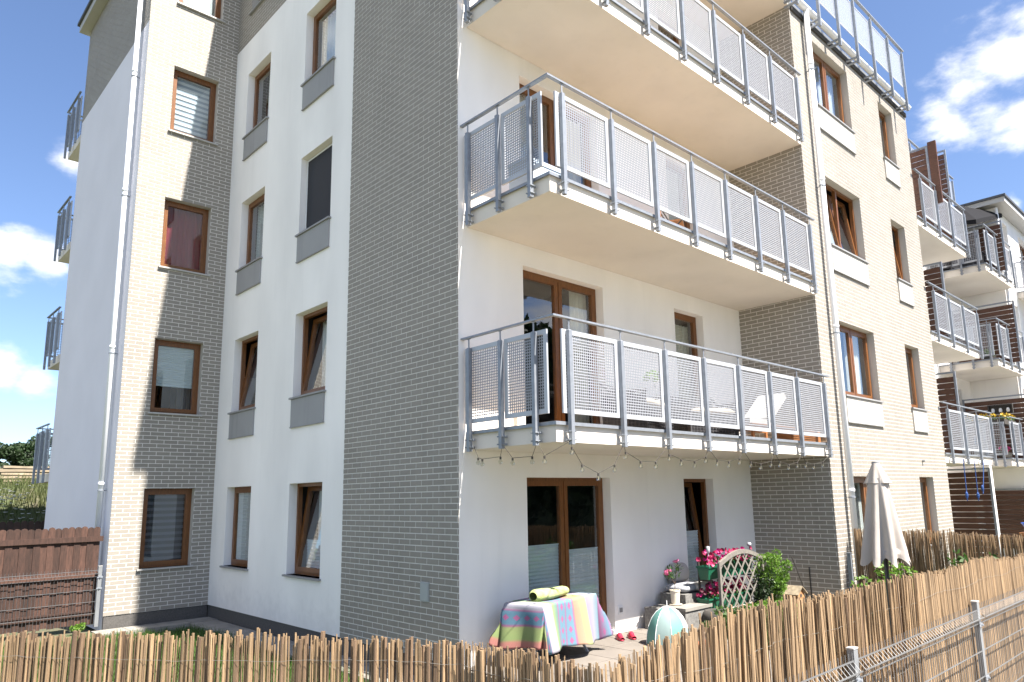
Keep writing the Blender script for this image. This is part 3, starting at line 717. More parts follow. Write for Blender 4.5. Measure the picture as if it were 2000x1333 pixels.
def wire_fence(label, x0, posts, y, z0, ztop, x1, fold=-1, pitch=.05):
    t = thing('wire_fence', label, 'fence', (x0, y, z0), group='welded wire panel fences')
    def bx(b, a, c, yy, z, r): b.obox((a-x0, yy, z-z0), (c-x0, yy, z-z0), 2*r, 2*r)
    ends = [x0]+list(posts)+[x1]
    for a, c in zip(ends[:-1], ends[1:]):
        if c-a < .1: continue
        b = MB(); zt = ztop-.03
        folds = [(zt-.02, zt-.075, zt-.13)]; zz = zt-.13
        lv = [zt]
        z = zt-.15
        while z > z0+.05: lv.append(z); z -= .20
        lv2 = [zt-.02, zt-.13]+lv[2:]
        for z in lv2: bx(b, a+.02, c-.02, 0, z, .0036)
        bx(b, a+.02, c-.02, fold*.045, zt-.075, .0036)
        x = a+.03
        while x < c-.02:
            X = x-x0
            b.tube([(X, .003, ztop-z0), (X, .003, zt-.02-z0), (X, fold*.045, zt-.075-z0), (X, .003, zt-.13-z0), (X, .003, .03)], .0022, 4, cap=False); x += pitch
        b.build('wire_panel', MESHW, t)
    for p in posts:
        b = MB(); b.box(p-x0-.03, p-x0+.03, -.005+.0, .038, 0, ztop-z0+.015); b.build('post', mat('galvanised_post', (.19, .20, .21), .6, metal=.2, var=.12), t)
        b = MB(); b.box(p-x0-.033, p-x0+.033, -.008, .042, ztop-z0+.0155, ztop-z0+.024); b.build('post_cap', SILLW, t)
        for z in (ztop-.17, z0+.65):
            b = MB(); b.box(p-x0-.045, p-x0+.045, -.014, -.0055, z-z0-.015, z-z0+.015); b.tube([(p-x0, -.03, z-z0), (p-x0, -.006, z-z0)], .008, 6); b.build('clamp', STEEL, t)
    return t
wire_fence('grey welded wire fence with folded top, closest to the viewer at bottom right', -3.3, (-.83, 1.69, 4.21, 6.73), -5.0, -.02, 1.225, 9.2)
wire_fence('grey welded wire fence standing before the brown board fence by the downpipe', -6.4, (-4.43, -1.915), 7.80, .12, 1.13, -1.9, pitch=.05)
b = MB(); b.box(6.80, 6.84, -1.78, -1.72, .15, 1.17); b.box(6.79, 6.85, -1.79, -1.71, 1.17, 1.18); tag(b.build('metal_post', STEEL), 'dark grey metal post at the corner of the brick wing, next to the garden divider', 'post')

def board_fence(label, x0, x1, y, z0, zt, bw, gap, m, rails, group=None, front=-1):
    t = thing('board_fence', label, 'fence', (x0, y, z0), group=group)
    def bm_():
        b = MB(); h = zt-z0; n = 6
        prof = [(-bw/2, 0), (bw/2, 0), (bw/2, h-bw*.42)]+[(bw/2*math.cos(k*math.pi/n), h-bw*.42+bw*.42*math.sin(k*math.pi/n)) for k in range(1, n)]+[(-bw/2, h-bw*.42)]
        N_ = len(prof); vs = [(x, -.010, z) for x, z in prof]+[(x, .010, z) for x, z in prof]
        b.add(vs, [tuple(range(N_)), tuple(range(2*N_-1, N_-1, -1))]+[(i, (i+1) % N_ + 0, (i+1) % N_+N_, i+N_)[::-1] for i in range(N_)])
        return b.mesh('board', m)
    me = bm_(); x = x0+bw/2
    while x < x1:
        o = inst('board', me, t, (x-x0, (.008 if int((x-x0)/bw) % 2 else -.006)+random.uniform(-.003, .003), random.uniform(-.014, .008))); o.rotation_euler = (0, 0, random.gauss(0, .012)); x += bw+gap
    for z in rails:
        b = MB(); b.box(0, x1-x0, front*.045, front*.013, z-z0-.045, z-z0+.045); b.build('rail', m, t)
    return t
board_fence('reddish brown wooden fence of round-topped boards left of the building corner', -6.3, -1.875, 7.97, .16, 1.84, .1, -.0005, FENCEW, (1.62, 1.0, .35))
board_fence('dark brown round-topped board fence farther away at the foot of the meadow bank', -9, 3, 15.2, .9, 1.86, .14, .006, FENCED, (1.2,), front=1)

# ---- meadow bank, planks and trees at the far left -----------------
def bank_h(x, y):
    t = max(0, min(1, (y-17)/8)); return -.02+3.02*(t*t*(3-2*t))+.10*math.sin(x*.8+y*.3)*t
g = MB(); g.grid(lambda a, b: (-40+a*75, 15.6+b*74, bank_h(-40+a*75, 15.6+b*74)), 60, 60); meadow = struct(g.build('meadow_bank', SOIL, smooth=True))
g = MB()
for i in range(16000):
    x = random.uniform(-5, 3.5); y = random.uniform(16, 26.5); blade(x, y, bank_h(x, y)-.02, random.uniform(.15, .5), random.uniform(.012, .025))
tag(g.build('meadow_grass', mat('meadow_blade', (.055, .095, .018), .7, c2=(.13, .12, .05), vscale=.5, transl=.3), kind='stuff'), 'tall wild meadow grass on the bank beyond the dark fence', 'grass')
g = MB()
for i in range(90):
    cx, cy = random.choice([(-1.0, 22.2), (-.9, 21.6), (-1.5, 21.8), (-2.0, 21.2)]); x = cx+random.gauss(0, .35); y = cy+random.gauss(0, .5); z = bank_h(x, y)+random.uniform(.4, .6)
    g.lathe([(0, .02), (.035, .0), (.06, .02)], (x, y, z), 6)
tag(g.build('meadow_flowers', WHITE, kind='stuff'), 'white wild flowers scattered over the meadow bank', 'flowers')
t = thing('plank_stack', 'stack of rough pale timber planks on top of the meadow bank', 'timber stack', (-1.25, 25, 2.98))
PLK = mat('rough_timber', (.21, .17, .115), .9, var=.35, vscale=5, stretch=(.5, 3, 5), bump=.5, bscale=25, rnd=.12)
for i, (a, z, w) in enumerate([(0, .0, .11), (.15, .13, .10), (-.05, .245, .12), (.05, .38, .09), (-.02, .485, .12), (.1, .62, .08)]):
    b = MB(); n = 8
    for j in range(n):
        x0, x1 = a+j*.7, a+(j+1)*.7
        q0, q1 = .012*math.sin(i*3+j*1.7), .012*math.sin(i*3+(j+1)*1.7)
        vs = [(x0, -.15, z+q0), (x1, -.15, z+q1), (x1, .35, z+q1), (x0, .35, z+q0), (x0, -.12, z+w+q0), (x1, -.12, z+w+q1), (x1, .35, z+w+q1), (x0, .35, z+w+q0)]
        b.add(vs, [(0,3,2,1),(4,5,6,7),(0,1,5,4),(2,3,7,6)]+([(3,0,4,7)] if j == 0 else [])+([(1,2,6,5)] if j == n-1 else []))
    b.build('plank', PLK, t)
def leaves(b, c, rad, n, size, rnd=random, flat=1.):
    for _ in range(n):
        while 1:
            v = Vector((rnd.uniform(-1, 1), rnd.uniform(-1, 1), rnd.uniform(-1, 1)))
            if .15 < v.length < 1: break
        v = v.normalized()*(v.length**.4)
        p = Vector((c[0]+v.x*rad[0], c[1]+v.y*rad[1], c[2]+v.z*rad[2]))
        a = Vector((rnd.gauss(0, 1), rnd.gauss(0, 1), rnd.gauss(0, 1)*flat)).normalized(); u = a.orthogonal().normalized(); w = a.cross(u)
        s = size*rnd.uniform(.6, 1.3); th = rnd.uniform(0, 6.28); d = u*math.cos(th)+w*math.sin(th); e = a.cross(d)
        b.add([p-d*s, p+e*s*.45, p+d*s, p-e*s*.45], [(0, 1, 2, 3)])
def make_tree(label, x, y, z, h, r, nleaf, size, m, group):
    t = thing('deciduous_tree', label, 'tree', (x, y, z), group=group)
    b = MB(); b.tube([(0, 0, -.2), (.05, 0, h*.35), (.0, .1, h*.8)], [h*.035, h*.025, h*.008], 8)
    for k in range(7):
        a = k*2.4; b.tube([(.03, 0, h*(.3+.06*k)), (math.cos(a)*r*.45, math.sin(a)*r*.45, h*(.45+.06*k)), (math.cos(a)*r*.8, math.sin(a)*r*.8, h*(.52+.06*k))], [h*.014, h*.009, h*.003], 5)
    b.build('trunk', BARK, t)
    b = MB(); rs = random.Random(int(x*10+y))
    cl = 26
    for k in range(cl):
        a = rs.uniform(0, 6.28); zz = rs.uniform(.22, .95); q = math.sqrt(max(.05, 1-((zz-.5)/.52)**2))*rs.uniform(.3, .85)
        cr_ = r*rs.uniform(.25, .45); leaves(b, (math.cos(a)*r*q, math.sin(a)*r*q, h*zz), (cr_, cr_, cr_*.7), nleaf//cl, size, rs)
    b.build('crown', m, t)
    return t
G = 'trees beyond the meadow bank'
make_tree('dark broad-crowned tree above the planks, right one of the far trees', 5.4, 60, 2.9, 4.6, 1.9, 7000, .16, LEAFD, G)
make_tree('dark lower tree at the left edge, beyond the timber planks', 3.0, 58, 2.9, 3.7, 1.6, 6000, .16, LEAFD, G)
make_tree('dark tree outside the left edge, past the planks', -.4, 60, 2.9, 4.2, 1.9, 5000, .16, LEAFD, G)
# unseen trees behind the viewer, added only for dark reflections in the ground floor glass
for i, (x, y, h, r) in enumerate([(14, -24, 11.5, 5.4), (22.5, -25, 12, 5.8), (31, -24, 11.5, 5.4), (39.5, -26, 12, 6), (48, -25, 11.5, 5.8)]):
    make_tree(['leafy tree across the way, opposite the corner', 'tall leafy tree across the way, opposite the glazed doors', 'leafy tree across the way, opposite the recess end', 'leafy tree across the way, opposite the brick wing', 'leafy tree across the way, opposite the lawn'][i], x, y, -.06, h, r, 7800, .5, LEAFD, 'trees across the way')
t = thing('hedge', 'tall dark hedge across the way below the trees, mirrored in the door glass', 'hedge', (34, -22, -.06))  # greenery out of view, added to give the door glass dark reflections
g = MB(); rs = random.Random(5)
for k in range(60): leaves(g, (-26+k*.95, rs.uniform(-.6, .6), rs.uniform(1.2, 2.9)), (1.5, 1.0, 1.7), 170, .42, rs)
g.build('foliage', LEAFD, t)
g = MB(); g.box(-26, 31, -.5, .5, 0, 2.6); g.build('core', LEAFD, t)
g = MB(); g.box(-40, 40, -12, -5.25, -.05, .0); struct(g.build('path', mat('pale_path', (.34, .325, .30), .95, var=.1, vscale=2, bump=.3, bscale=40)))  # unseen paving, added pale to bounce warm sunlight onto the shaded walls

# ================================================================== PATIO THINGS
# closed parasol
t = thing('parasol', 'closed pale beige garden parasol standing behind the reed screen', 'parasol', (3.47, -3.6, .12))
CANV = mat('parasol_canvas', (.40, .36, .32), .9, var=.06, vscale=8, bump=.4, bscale=18, stretch=(1, 1, .4))
b = MB(); b.tube([(0, 0, .0), (0, 0, 2.36)], .022, 10); b.build('pole', mat('dark_pole', (.05, .05, .05), .5), t)
b = MB()
def par(u, v):
    th = u*2*math.pi; z = 1.26+(1-v)*.96; r = .098+.132*(v**.95)
    f = 1+.20*(.3+v*.9)*math.cos(8*th+v*.7)+.05*math.cos(3*th+1)
    return (r*f*math.cos(th), r*f*math.sin(th), z-(.05*math.cos(8*th)*v if v > .9 else 0))
b.grid(par, 96, 24); b.build('canopy', CANV, t, smooth=True)
b = MB()
b.grid(lambda u, v: ((.042+.070*v)*(1+.10*v*math.cos(8*u*2*math.pi))*math.cos(u*2*math.pi), (.035+.115*v)*(1+.10*v*math.cos(8*u*2*math.pi))*math.sin(u*2*math.pi), 2.405-.245*v), 64, 8)
b.build('top_flap', CANV, t, smooth=True)
b = MB(); b.lathe([(.0, 2.42), (.045, 2.415), (.045, 2.39), (.03, 2.38)], n=16); b.build('finial', SILLG, t)
b = MB(); b.box(-.3, .3, -.3, .3, 0, .06); b.build('foot', STONE, t)

# cloth covered table
tx, ty, ta = .58, -.82, R(12)
t = thing('garden_table', 'folding garden table hidden under the striped cloth by the glazed door', 'table', (tx, ty, .253), ta)
b = MB(); b.box(.03, 1.20, .03, .52, .66, .685); b.build('tabletop', WHITE, t)
for x in (.1, 1.1):
    for y0, y1 in ((.06, .5), (.5, .06)):
        b = MB(); b.obox((x, y0, 0), (x, y1, .655), .025, .025); b.build('leg', SHEET, t)
CL = bpy.data.materials.new('striped_cloth'); CL.use_nodes = True; ct = CL.node_tree; cb = ct.nodes['Principled BSDF']; cb.inputs['Roughness'].default_value = .85
uvn = N('ShaderNodeUVMap', ct, uv_map='UVMap'); sx_ = N('ShaderNodeSeparateXYZ', ct); L(uvn.outputs[0], sx_.inputs[0], ct)
rmp = N('ShaderNodeValToRGB', ct); rmp.color_ramp.interpolation = 'LINEAR'
stripes = [(0, (.62, .12, .07)), (.035, (.70, .20, .10)), (.05, (.32, .50, .05)), (.115, (.45, .60, .10)), (.125, (.50, .06, .30)), (.135, (.05, .33, .52)), (.195, (.07, .36, .55)), (.2, (.55, .08, .35)), (.21, (.60, .60, .72)), (.30, (.66, .66, .74)),
           (.31, (.40, .62, .12)), (.355, (.12, .40, .38)), (.362, (.60, .06, .36)), (.376, (.12, .42, .60)), (.43, (.12, .42, .60)), (.437, (.60, .06, .36)), (.447, (.12, .42, .60)), (.50, (.14, .44, .62)), (.507, (.60, .06, .36)), (.52, (.72, .38, .18)),
           (.57, (.75, .46, .22)), (.58, (.62, .70, .20)), (.64, (.66, .72, .26)), (.65, (.45, .40, .66)), (.72, (.62, .62, .74)), (.78, (.20, .5, .62)), (.8, (.55, .08, .35)), (.9, (.08, .38, .56)), (.96, (.6, .1, .4)), (1, (.08, .4, .6))]
el = rmp.color_ramp.elements
# colour ramps hold 32 stops
el[0].position = stripes[0][0]; el[0].color = (*stripes[0][1], 1); el[1].position = 1; el[1].color = (*stripes[-1][1], 1)
for p_, c_ in stripes[1:-1]:
    e_ = el.new(p_); e_.color = (*c_, 1)
L(sx_.outputs[0], rmp.inputs[0], ct)
def mth(op, a, b=None, tr=ct):
    n = N('ShaderNodeMath', tr, operation=op)
    for i, x in enumerate((a, b)):
        if x is None: continue
        if isinstance(x, (int, float)): n.inputs[i].default_value = x
        else: L(x, n.inputs[i], tr)
    return n.outputs[0]
# small pink lozenges woven into the blue bands
V = mth('ABSOLUTE', mth('SUBTRACT', mth('FRACT', mth('MULTIPLY', sx_.outputs[1], 11)), .5))
msk = None
for c0 in (.165, .403, .475, .85):
    d = mth('ABSOLUTE', mth('SUBTRACT', sx_.outputs[0], c0)); k = mth('LESS_THAN', mth('ADD', mth('MULTIPLY', d, 22), V), .34); msk = k if msk is None else mth('MAXIMUM', msk, k)
mixc = N('ShaderNodeMix', ct, data_type='RGBA'); L(msk, mixc.inputs['Factor'], ct); L(rmp.outputs[0], mixc.inputs['A'], ct); mixc.inputs['B'].default_value = (.62, .08, .38, 1)
nn = N('ShaderNodeTexNoise', ct); nn.inputs['Scale'].default_value = 220; L(uvn.outputs[0], nn.inputs['Vector'], ct)
mm = N('ShaderNodeMix', ct, data_type='RGBA', blend_type='MULTIPLY'); mm.inputs['Factor'].default_value = .55; L(mixc.outputs['Result'], mm.inputs['A'], ct); L(nn.outputs['Fac'], mm.inputs['B'], ct)
pm_ = N('ShaderNodeMix', ct, data_type='RGBA'); pm_.inputs['Factor'].default_value = .27; L(mm.outputs['Result'], pm_.inputs['A'], ct); pm_.inputs['B'].default_value = (.36, .34, .38, 1); sc_ = N('ShaderNodeVectorMath', ct, operation='SCALE'); sc_.inputs['Scale'].default_value = .58; L(pm_.outputs['Result'], sc_.inputs[0], ct); L(sc_.outputs[0], cb.inputs['Base Color'], ct)
b = MB(); W_, D_, Z_ = 1.24, .56, .705; nu, nv = 84, 56; drop = .58; uvs = []
def drape(s, t_):
    """cloth coordinates to place: inside the top it lies flat, outside it hangs with folds"""
    x = -drop*.92+(W_+drop*1.8)*s; y = -drop+(D_+drop*1.8)*t_
    cx, cy = min(max(x, 0), W_), min(max(y, 0), D_); ox, oy = x-cx, y-cy; o = math.hypot(ox, oy)
    if o < 1e-6: return (cx, cy, Z_+.006*math.sin(x*9)*math.sin(y*8)-.03*max(0, 1-min(cx, W_-cx, cy, D_-cy)/.04)**2*.4)
    m_ = max(abs(ox), abs(oy)); corner = min(abs(ox), abs(oy))/m_
    dx, dy = ox/o, oy/o; hang = m_*(1-.12*corner)
    out = .008+.26*hang**1.15*(.5+.9*corner)+.05*hang*math.sin((x*8 if abs(oy) > abs(ox) else y*13)+1.2)*2
    r_ = min(1, m_/.09)**.7
    return (cx+dx*out*r_, cy+dy*out*r_, Z_-hang*(.94+.06*math.sin(3.1*x+4*y))+.004*math.sin(x*7)-.012*math.sin(x*17+y*13)*hang)
vs = [drape(i/nu, j/nv) for j in range(nv+1) for i in range(nu+1)]; b.v = vs; b.t = [0]*len(vs)
b.f = [(j*(nu+1)+i, j*(nu+1)+i+1, (j+1)*(nu+1)+i+1, (j+1)*(nu+1)+i) for j in range(nv) for i in range(nu)]
me = b.mesh('tablecloth', CL, smooth=True); uvl = me.uv_layers.new(name='UVMap')
for lp in me.loops: i, j = lp.vertex_index % (nu+1), lp.vertex_index//(nu+1); uvl.data[lp.index].uv = (i/nu, j/nv)
o = inst('tablecloth', me, None, (tx-.01, ty-.02, .26), ta); tag(o, 'bright striped cloth in blue, pink, green and orange draped over the garden table', 'tablecloth')
md = o.modifiers.new('thick', 'SOLIDIFY'); md.thickness = .003
b = MB(); n = 14
def towel(u, v):
    th = u*2*math.pi; x = -.33+.66*v; e = min(1, min(v, 1-v)/.1+.35); r = .078*e**.5
    return (x, r*1.25*math.cos(th)+.006*math.sin(9*v), .066+r*.85*math.sin(th)+.008*math.sin(4*v+th))
b.grid(towel, 20, 22)
o = b.build('rolled_towel', mat('lime_towel', (.30, .36, .12), .95, c2=(.40, .44, .2), vscale=14, bump=.6, bscale=90), smooth=True, loc=(1.02, -.50, .965)); o.rotation_euler = (0, 0, R(8)); tag(o, 'lime green rolled blanket lying on the striped tablecloth', 'blanket')
CLOG = mat('red_clog', (.42, .02, .05), .5)
for i, (x, y, l) in enumerate([(2.50, -.36, 'left'), (2.68, -.42, 'right')]):
    t = thing('clog', ['red rubber clog on the patio, left of the pair near the cloth', 'red rubber clog on the patio, right of the pair, next to the reed tops'][i], 'shoe', (x, y, .255), R(-35), 'pair of red garden clogs')
    b = MB()
    def cl(u, v):
        th = u*math.pi; x_ = -.12+.24*v; w = .042*(1-.25*abs(v-.6)); hgt = .035+.045*max(0, math.sin(v*3.1))*(1 if v > .45 else .4)
        return (w*math.cos(th), x_, .012+hgt*math.sin(th))
    b.grid(cl, 10, 12); b.build('upper', CLOG, t, smooth=True)
    b = MB(); b.T = lambda a, c, d: (a, c, d); b.lathe([(0, 0), (.047, 0), (.05, .01), (.046, .02), (0, .02)], n=14, sx=.95, sy=2.6); b.build('sole', CLOG, t, smooth=True)
# stone steps, cushions, oleander
t = thing('stone_bench', 'low grey stone step bench along the wall under the narrow window', 'bench', (3.75, -.1, .254))
b = MB(); b.box(-.35, .30, -.72, -.0, 0, .30); b.build('lower_step', STONE, t)
b = MB(); b.box(.05, 1.3, -.46, -.0, .303, .47); b.build('upper_step', STONE, t)
b = MB(); b.box(-.37, .32, -.74, -.465, .302, .345); b.build('step_slab', PAVER, t)
def cushion(label, x, y, z, w, d, h, c, rz=0, rx=0, group=None):
    b = MB()
    def f(u, v):
        th, ph = u*2*math.pi, (v-.5)*math.pi; sg = lambda q, e: math.copysign(abs(q)**e, q)
        return (w/2*sg(math.cos(th), .45)*math.cos(ph)**.5, d/2*sg(math.sin(th), .45)*math.cos(ph)**.5, h/2*math.sin(ph)+h/2)
    b.grid(f, 28, 12); o = b.build('cushion', c, smooth=True, loc=(x, y, z)); o.rotation_euler = (rx, 0, rz); return tag(o, label, 'cushion', group)
CUG = mat('grey_cushion', (.30, .31, .33), .9, bump=.3, bscale=60); CUW = mat('pale_cushion', (.40, .39, .37), .9, bump=.3, bscale=60); CUC = mat('cream_cushion', (.50, .44, .35), .9, bump=.2, bscale=60)
cushion('grey cushion lying on the stone bench, lower one beside the blind', 4.12, -.32, .725, .55, .42, .13, CUG)
cushion('pale cushion on the stone bench nearest the flower boxes', 4.38, -.50, .73, .5, .4, .12, CUW)
cushion('pale grey cushion leaning on the narrow door behind the stone bench', 4.30, -.12, .83, .5, .16, .3, CUW, rx=R(-12))
t = thing('oleander', 'small pink oleander in a cream pot on the stone step', 'potted plant', (3.60, -.52, .60))
b = MB(); b.lathe([(0, 0), (.055, 0), (.072, .19), (.078, .195), (.078, .215), (.066, .215), (.06, .18), (0, .18)], n=20); b.build('pot', mat('cream_pot', (.62, .56, .46), .6), t, smooth=False)
b = MB(); b.lathe([(0, -.0), (.09, 0), (.1, .015), (0, .012)], n=18); b.build('saucer', CUC, t)
b = MB(); b.tube([(0,0,.18), (.01,0,.32), (.07,0,.50), (.1,0,.58)], .006, 5); b.tube([(.01,0,.3), (-.08,0,.40), (-.16,.0,.46)], .005, 5); b.tube([(.01,0,.28), (.0,.06,.4), (-.03,.1,.5)], .005, 5); b.build('stem', BARK, t)
b = MB()
for c, n in (((.08, 0, .52), 60), ((-.12, 0, .42), 60), ((-.02, .06, .46), 40), ((.04, 0, .42), 26)):
    for _ in range(n):
        a = random.uniform(0, 6.28); e = random.uniform(-.5, 1.0); l = random.uniform(.06, .11); d = Vector((math.cos(a)*math.cos(e), math.sin(a)*math.cos(e), math.sin(e))); p = Vector(c)+Vector((random.gauss(0, .02), random.gauss(0, .02), random.gauss(0, .035))); s_ = d.cross(Vector((0,0,1))).normalized()*.0085
        b.add([p, p+d*l*.5+s_, p+d*l, p+d*l*.5-s_], [(0,1,2,3)])
b.build('foliage', LEAFM, t)
b = MB()
for c in ((.10, 0, .62), (.06, .02, .61), (-.19, 0, .49), (-.14, -.01, .50), (-.16, .02, .46)): leaves(b, c, (.03, .03, .022), 22, .018)
b.build('flowers', mat('oleander_pink', (.60, .14, .30), .6, transl=.3), t)
# toy tent like a small mint umbrella
t = thing('small_umbrella', 'mint green and white child umbrella set open on the patio floor', 'umbrella', (2.70, -1.02, .255))
MINT = mat('mint_fabric', (.15, .33, .30), .6, transl=.3); MWH = mat('mint_white_fabric', (.30, .40, .39), .6, transl=.3)
for k in range(8):
    b = MB()
    def gore(u, v, k=k):
        th = (k+u)*math.pi/4; ph = v*math.pi/2*.98; r = .29*math.sin(ph)*(1-.06*math.sin(u*math.pi)*v); return (r*math.cos(th), r*math.sin(th), .47*math.cos(ph)-.03*math.sin(u*math.pi)*(v > .95))
    b.grid(gore, 6, 10); b.build('gore', MINT if k % 2 else MWH, t, smooth=True)
b = MB()
for k in range(8): b.tube([(.29*math.sin(p)*math.cos(k*math.pi/4)*1.01, .29*math.sin(p)*math.sin(k*math.pi/4)*1.01, .475*math.cos(p)) for p in [q*math.pi/12 for q in range(7)]], .004, 4)
b.tube([(0, 0, 0), (0, 0, .55)], .006, 6); b.build('rib', WHITE, t)
b = MB(); b.box(-.1, .32, -.52, -.38, 0, .06); b.build('toy_box', mat('terracotta_plastic', (.50, .17, .08), .7)); o = bpy.data.objects['toy_box']; o.location = (2.75, -1.02, .255); tag(o, 'flat orange tray on the patio in front of the mint umbrella', 'tray')
# trellis planter
TW = mat('weathered_trellis', (.17, .155, .135), .85, var=.2, vscale=20, bump=.4, bscale=80)
t = thing('trellis', 'weathered wooden lattice trellis with arched top before the flower boxes', 'trellis', (4.14, -.95, .255), R(2))
tw, h0, h1 = 1.34, .10, .92
for x in (0, tw): b = MB(); b.box(x-.024, x+.024, -.02, .02, .0, h1); b.build('upright', TW, t)
b = MB(); n = 14
arch = lambda x: h1-.02+.15*math.sin(math.pi*x/tw)
for k in range(n):
    xa, xb = tw*k/n, tw*(k+1)/n
    b.add([(xa,-.022,arch(xa)-.035),(xb,-.022,arch(xb)-.035),(xb,.022,arch(xb)-.035),(xa,.022,arch(xa)-.035),(xa,-.022,arch(xa)+.03),(xb,-.022,arch(xb)+.03),(xb,.022,arch(xb)+.03),(xa,.022,arch(xa)+.03)],
          [(0,3,2,1),(4,5,6,7),(0,1,5,4),(2,3,7,6)]+([(3,0,4,7)] if k == 0 else [])+([(1,2,6,5)] if k == n-1 else []))
b.build('arched_rail', TW, t)
b = MB(); b.box(.024, tw-.024, -.018, .018, h0-.03, h0+.01); b.build('bottom_rail', TW, t)
def clipbar(c, sgn, y):
    """one lattice strip along the line z = c + sgn*1.05*x inside the frame"""
    pts = []
    for i in range(101):
        x = tw*i/100; z = c+sgn*1.05*x
        if h0 < z < arch(x)-.02: pts.append((x, z))
    if len(pts) > 4:
        b = MB(); b.obox((pts[0][0], y, pts[0][1]), (pts[-1][0], y, pts[-1][1]), .010, .026, (0, 1, 0)) if False else b.obox((pts[0][0], y, pts[0][1]), (pts[-1][0], y, pts[-1][1]), .010, .026, (0, 0, 1)); b.build('lattice_strip', TW, t)
for k in range(-8, 6): clipbar(h0+k*.235, 1, -.008)
for k in range(0, 12): clipbar(h0+k*.235, -1, .008)
GB = mat('green_plastic_box', (.012, .10, .055), .35)
def flower_box(label, x, y, z, w, hue, seed):
    t = thing('flower_box', label, 'flower box', (x, y, z), R(2), 'green petunia boxes behind the trellis')
    b = MB(); h = .19
    b.add([(.03,-.07,0),(w-.03,-.07,0),(w-.03,.07,0),(.03,.07,0),(0,-.1,h),(w,-.1,h),(w,.1,h),(0,.1,h)], [(0,3,2,1),(0,1,5,4),(1,2,6,5),(2,3,7,6),(3,0,4,7)]); b.box(-.008, w+.008, -.11, -.098, h-.02, h+.004); b.box(-.008, w+.008, .098, .11, h-.02, h+.004); b.box(-.008, .004, -.098, .098, h-.02, h+.004); b.box(w-.004, w+.008, -.098, .098, h-.02, h+.004); b.add([(0,-.1,h-.03),(w,-.1,h-.03),(w,.1,h-.03),(0,.1,h-.03)], [(0,1,2,3)])
    b.build('box', GB, t)
    rs = random.Random(seed); b = MB()
    for k in range(int(w*9)): leaves(b, (w*rs.random(), rs.uniform(-.08, .06), h+rs.uniform(.0, .10)), (.09, .09, .07), 26, .03, rs)
    b.build('foliage', LEAFM, t)
    sets = [MB() for _ in hue]
    for k in range(int(w*52)):
        i = rs.randrange(len(hue)); c = Vector((w*rs.random()*1.04-.02, rs.uniform(-.13, .08), h+rs.uniform(.03, .21))); d = Vector((rs.gauss(-.5, .5), rs.gauss(-.9, .4), rs.gauss(.3, .4))).normalized(); u = d.orthogonal().normalized(); w2 = d.cross(u); r = rs.uniform(.03, .044)
        ring = [c+d*.012+(u*math.cos(q*math.pi/5)+w2*math.sin(q*math.pi/5))*r*(1 if q % 2 else .84) for q in range(10)]
        sets[i].add([c-d*.015]+ring, [(0, 1+q, 1+(q+1) % 10) for q in range(10)])
    for s_, hcol in zip(sets, hue): s_.build('petunia_flowers', hcol, t, kind='stuff')
    return t
P1_ = mat('magenta_petal', (.42, .008, .16), .55, transl=.25); P2_ = mat('pink_petal', (.50, .03, .12), .55, transl=.25); P3_ = mat('burgundy_petal', (.06, .002, .016), .55, transl=.15); P4_ = mat('crimson_petal', (.22, .005, .05), .55, transl=.2)
flower_box('upper green box of pink and magenta petunias behind the trellis top', 4.02, -.74, .93, 1.36, (P1_, P2_, P4_), 4)
flower_box('lower green box of burgundy and crimson petunias behind the trellis', 3.98, -.74, .47, 1.36, (P3_, P4_, P1_), 9)
t = thing('plant_stand', 'thin metal stand carrying the two petunia boxes', 'stand', (4.0, -.74, .255))
for x in (.12, 1.22):
    b = MB(); b.box(x-.012, x+.012, .125, .149, 0, .95); b.box(x-.012, x+.012, -.10, .125, .645, .668); b.box(x-.012, x+.012, -.10, .125, .19, .213); b.build('bracket', DARK, t)
t = thing('tyre_planter', 'dark rubber planter edge below the lower petunia box', 'planter', (3.93, -.98, .255)); b = MB(); b.lathe([(.15, 0), (.2, .08), (.2, .2), (.16, .28), (.13, .27), (.15, .1), (.13, 0)], n=20); b.build('tyre', DARK, t, smooth=True)
t.name = 'rubber_planter'
# shrubs and plants
def shrub(name, label, x, y, z, h, r, n, size, m, stems=5, cat='shrub', seed=1, group=None, cl=.42):
    t = thing(name, label, cat, (x, y, z), group=group); rs = random.Random(seed); b = MB(); f = MB()
    for k in range(stems):
        a = k*2.4+rs.random(); q = r*rs.uniform(.3, .9); tip = (math.cos(a)*q, math.sin(a)*q, h*rs.uniform(.5, 1.0)); b.tube([(0, 0, 0), (tip[0]*.4, tip[1]*.4, tip[2]*.5), tip], [.009, .006, .003], 5)
        for w in (.55, .75, .95): leaves(f, (tip[0]*w, tip[1]*w, tip[2]*w+.03), (r*cl, r*cl, h*.16*cl/.42), n//stems//3, size, rs)
    b.build('stem', BARK, t); f.build('foliage', m, t); return t
shrub('feathery_bush', 'tall light green feathery bush right of the trellis', 5.55, -1.02, .25, 1.0, .36, 5400, .022, LEAFL, 17, seed=5, cl=.24)
shrub('dark_bush', 'dark green bush between the trellis and the light feathery bush', 5.22, -1.0, .25, .66, .20, 1300, .026, LEAFD, 6, seed=6)
shrub('leafy_herb', 'low leafy green herb at the left foot of the trellis', 3.75, -1.45, .18, .42, .40, 1500, .035, LEAFM, 9, 'plant', 7)
shrub('leafy_herb', 'low bright green ground plant below the trellis, right side', 4.6, -1.5, .18, .40, .55, 2200, .035, LEAFL, 11, 'plant', 8)
shrub('yellow_green_shrub', 'yellowish green shrub showing under the parasol canopy', 4.55, -3.2, .1, 1.12, .5, 2600, .035, LEAFL, 12, seed=11, cl=.28)
shrub('yellow_green_shrub', 'small green shrub against the reed divider right of the parasol', 5.9, -3.75, .1, 1.18, .35, 900, .045, LEAFM, 7, seed=12)
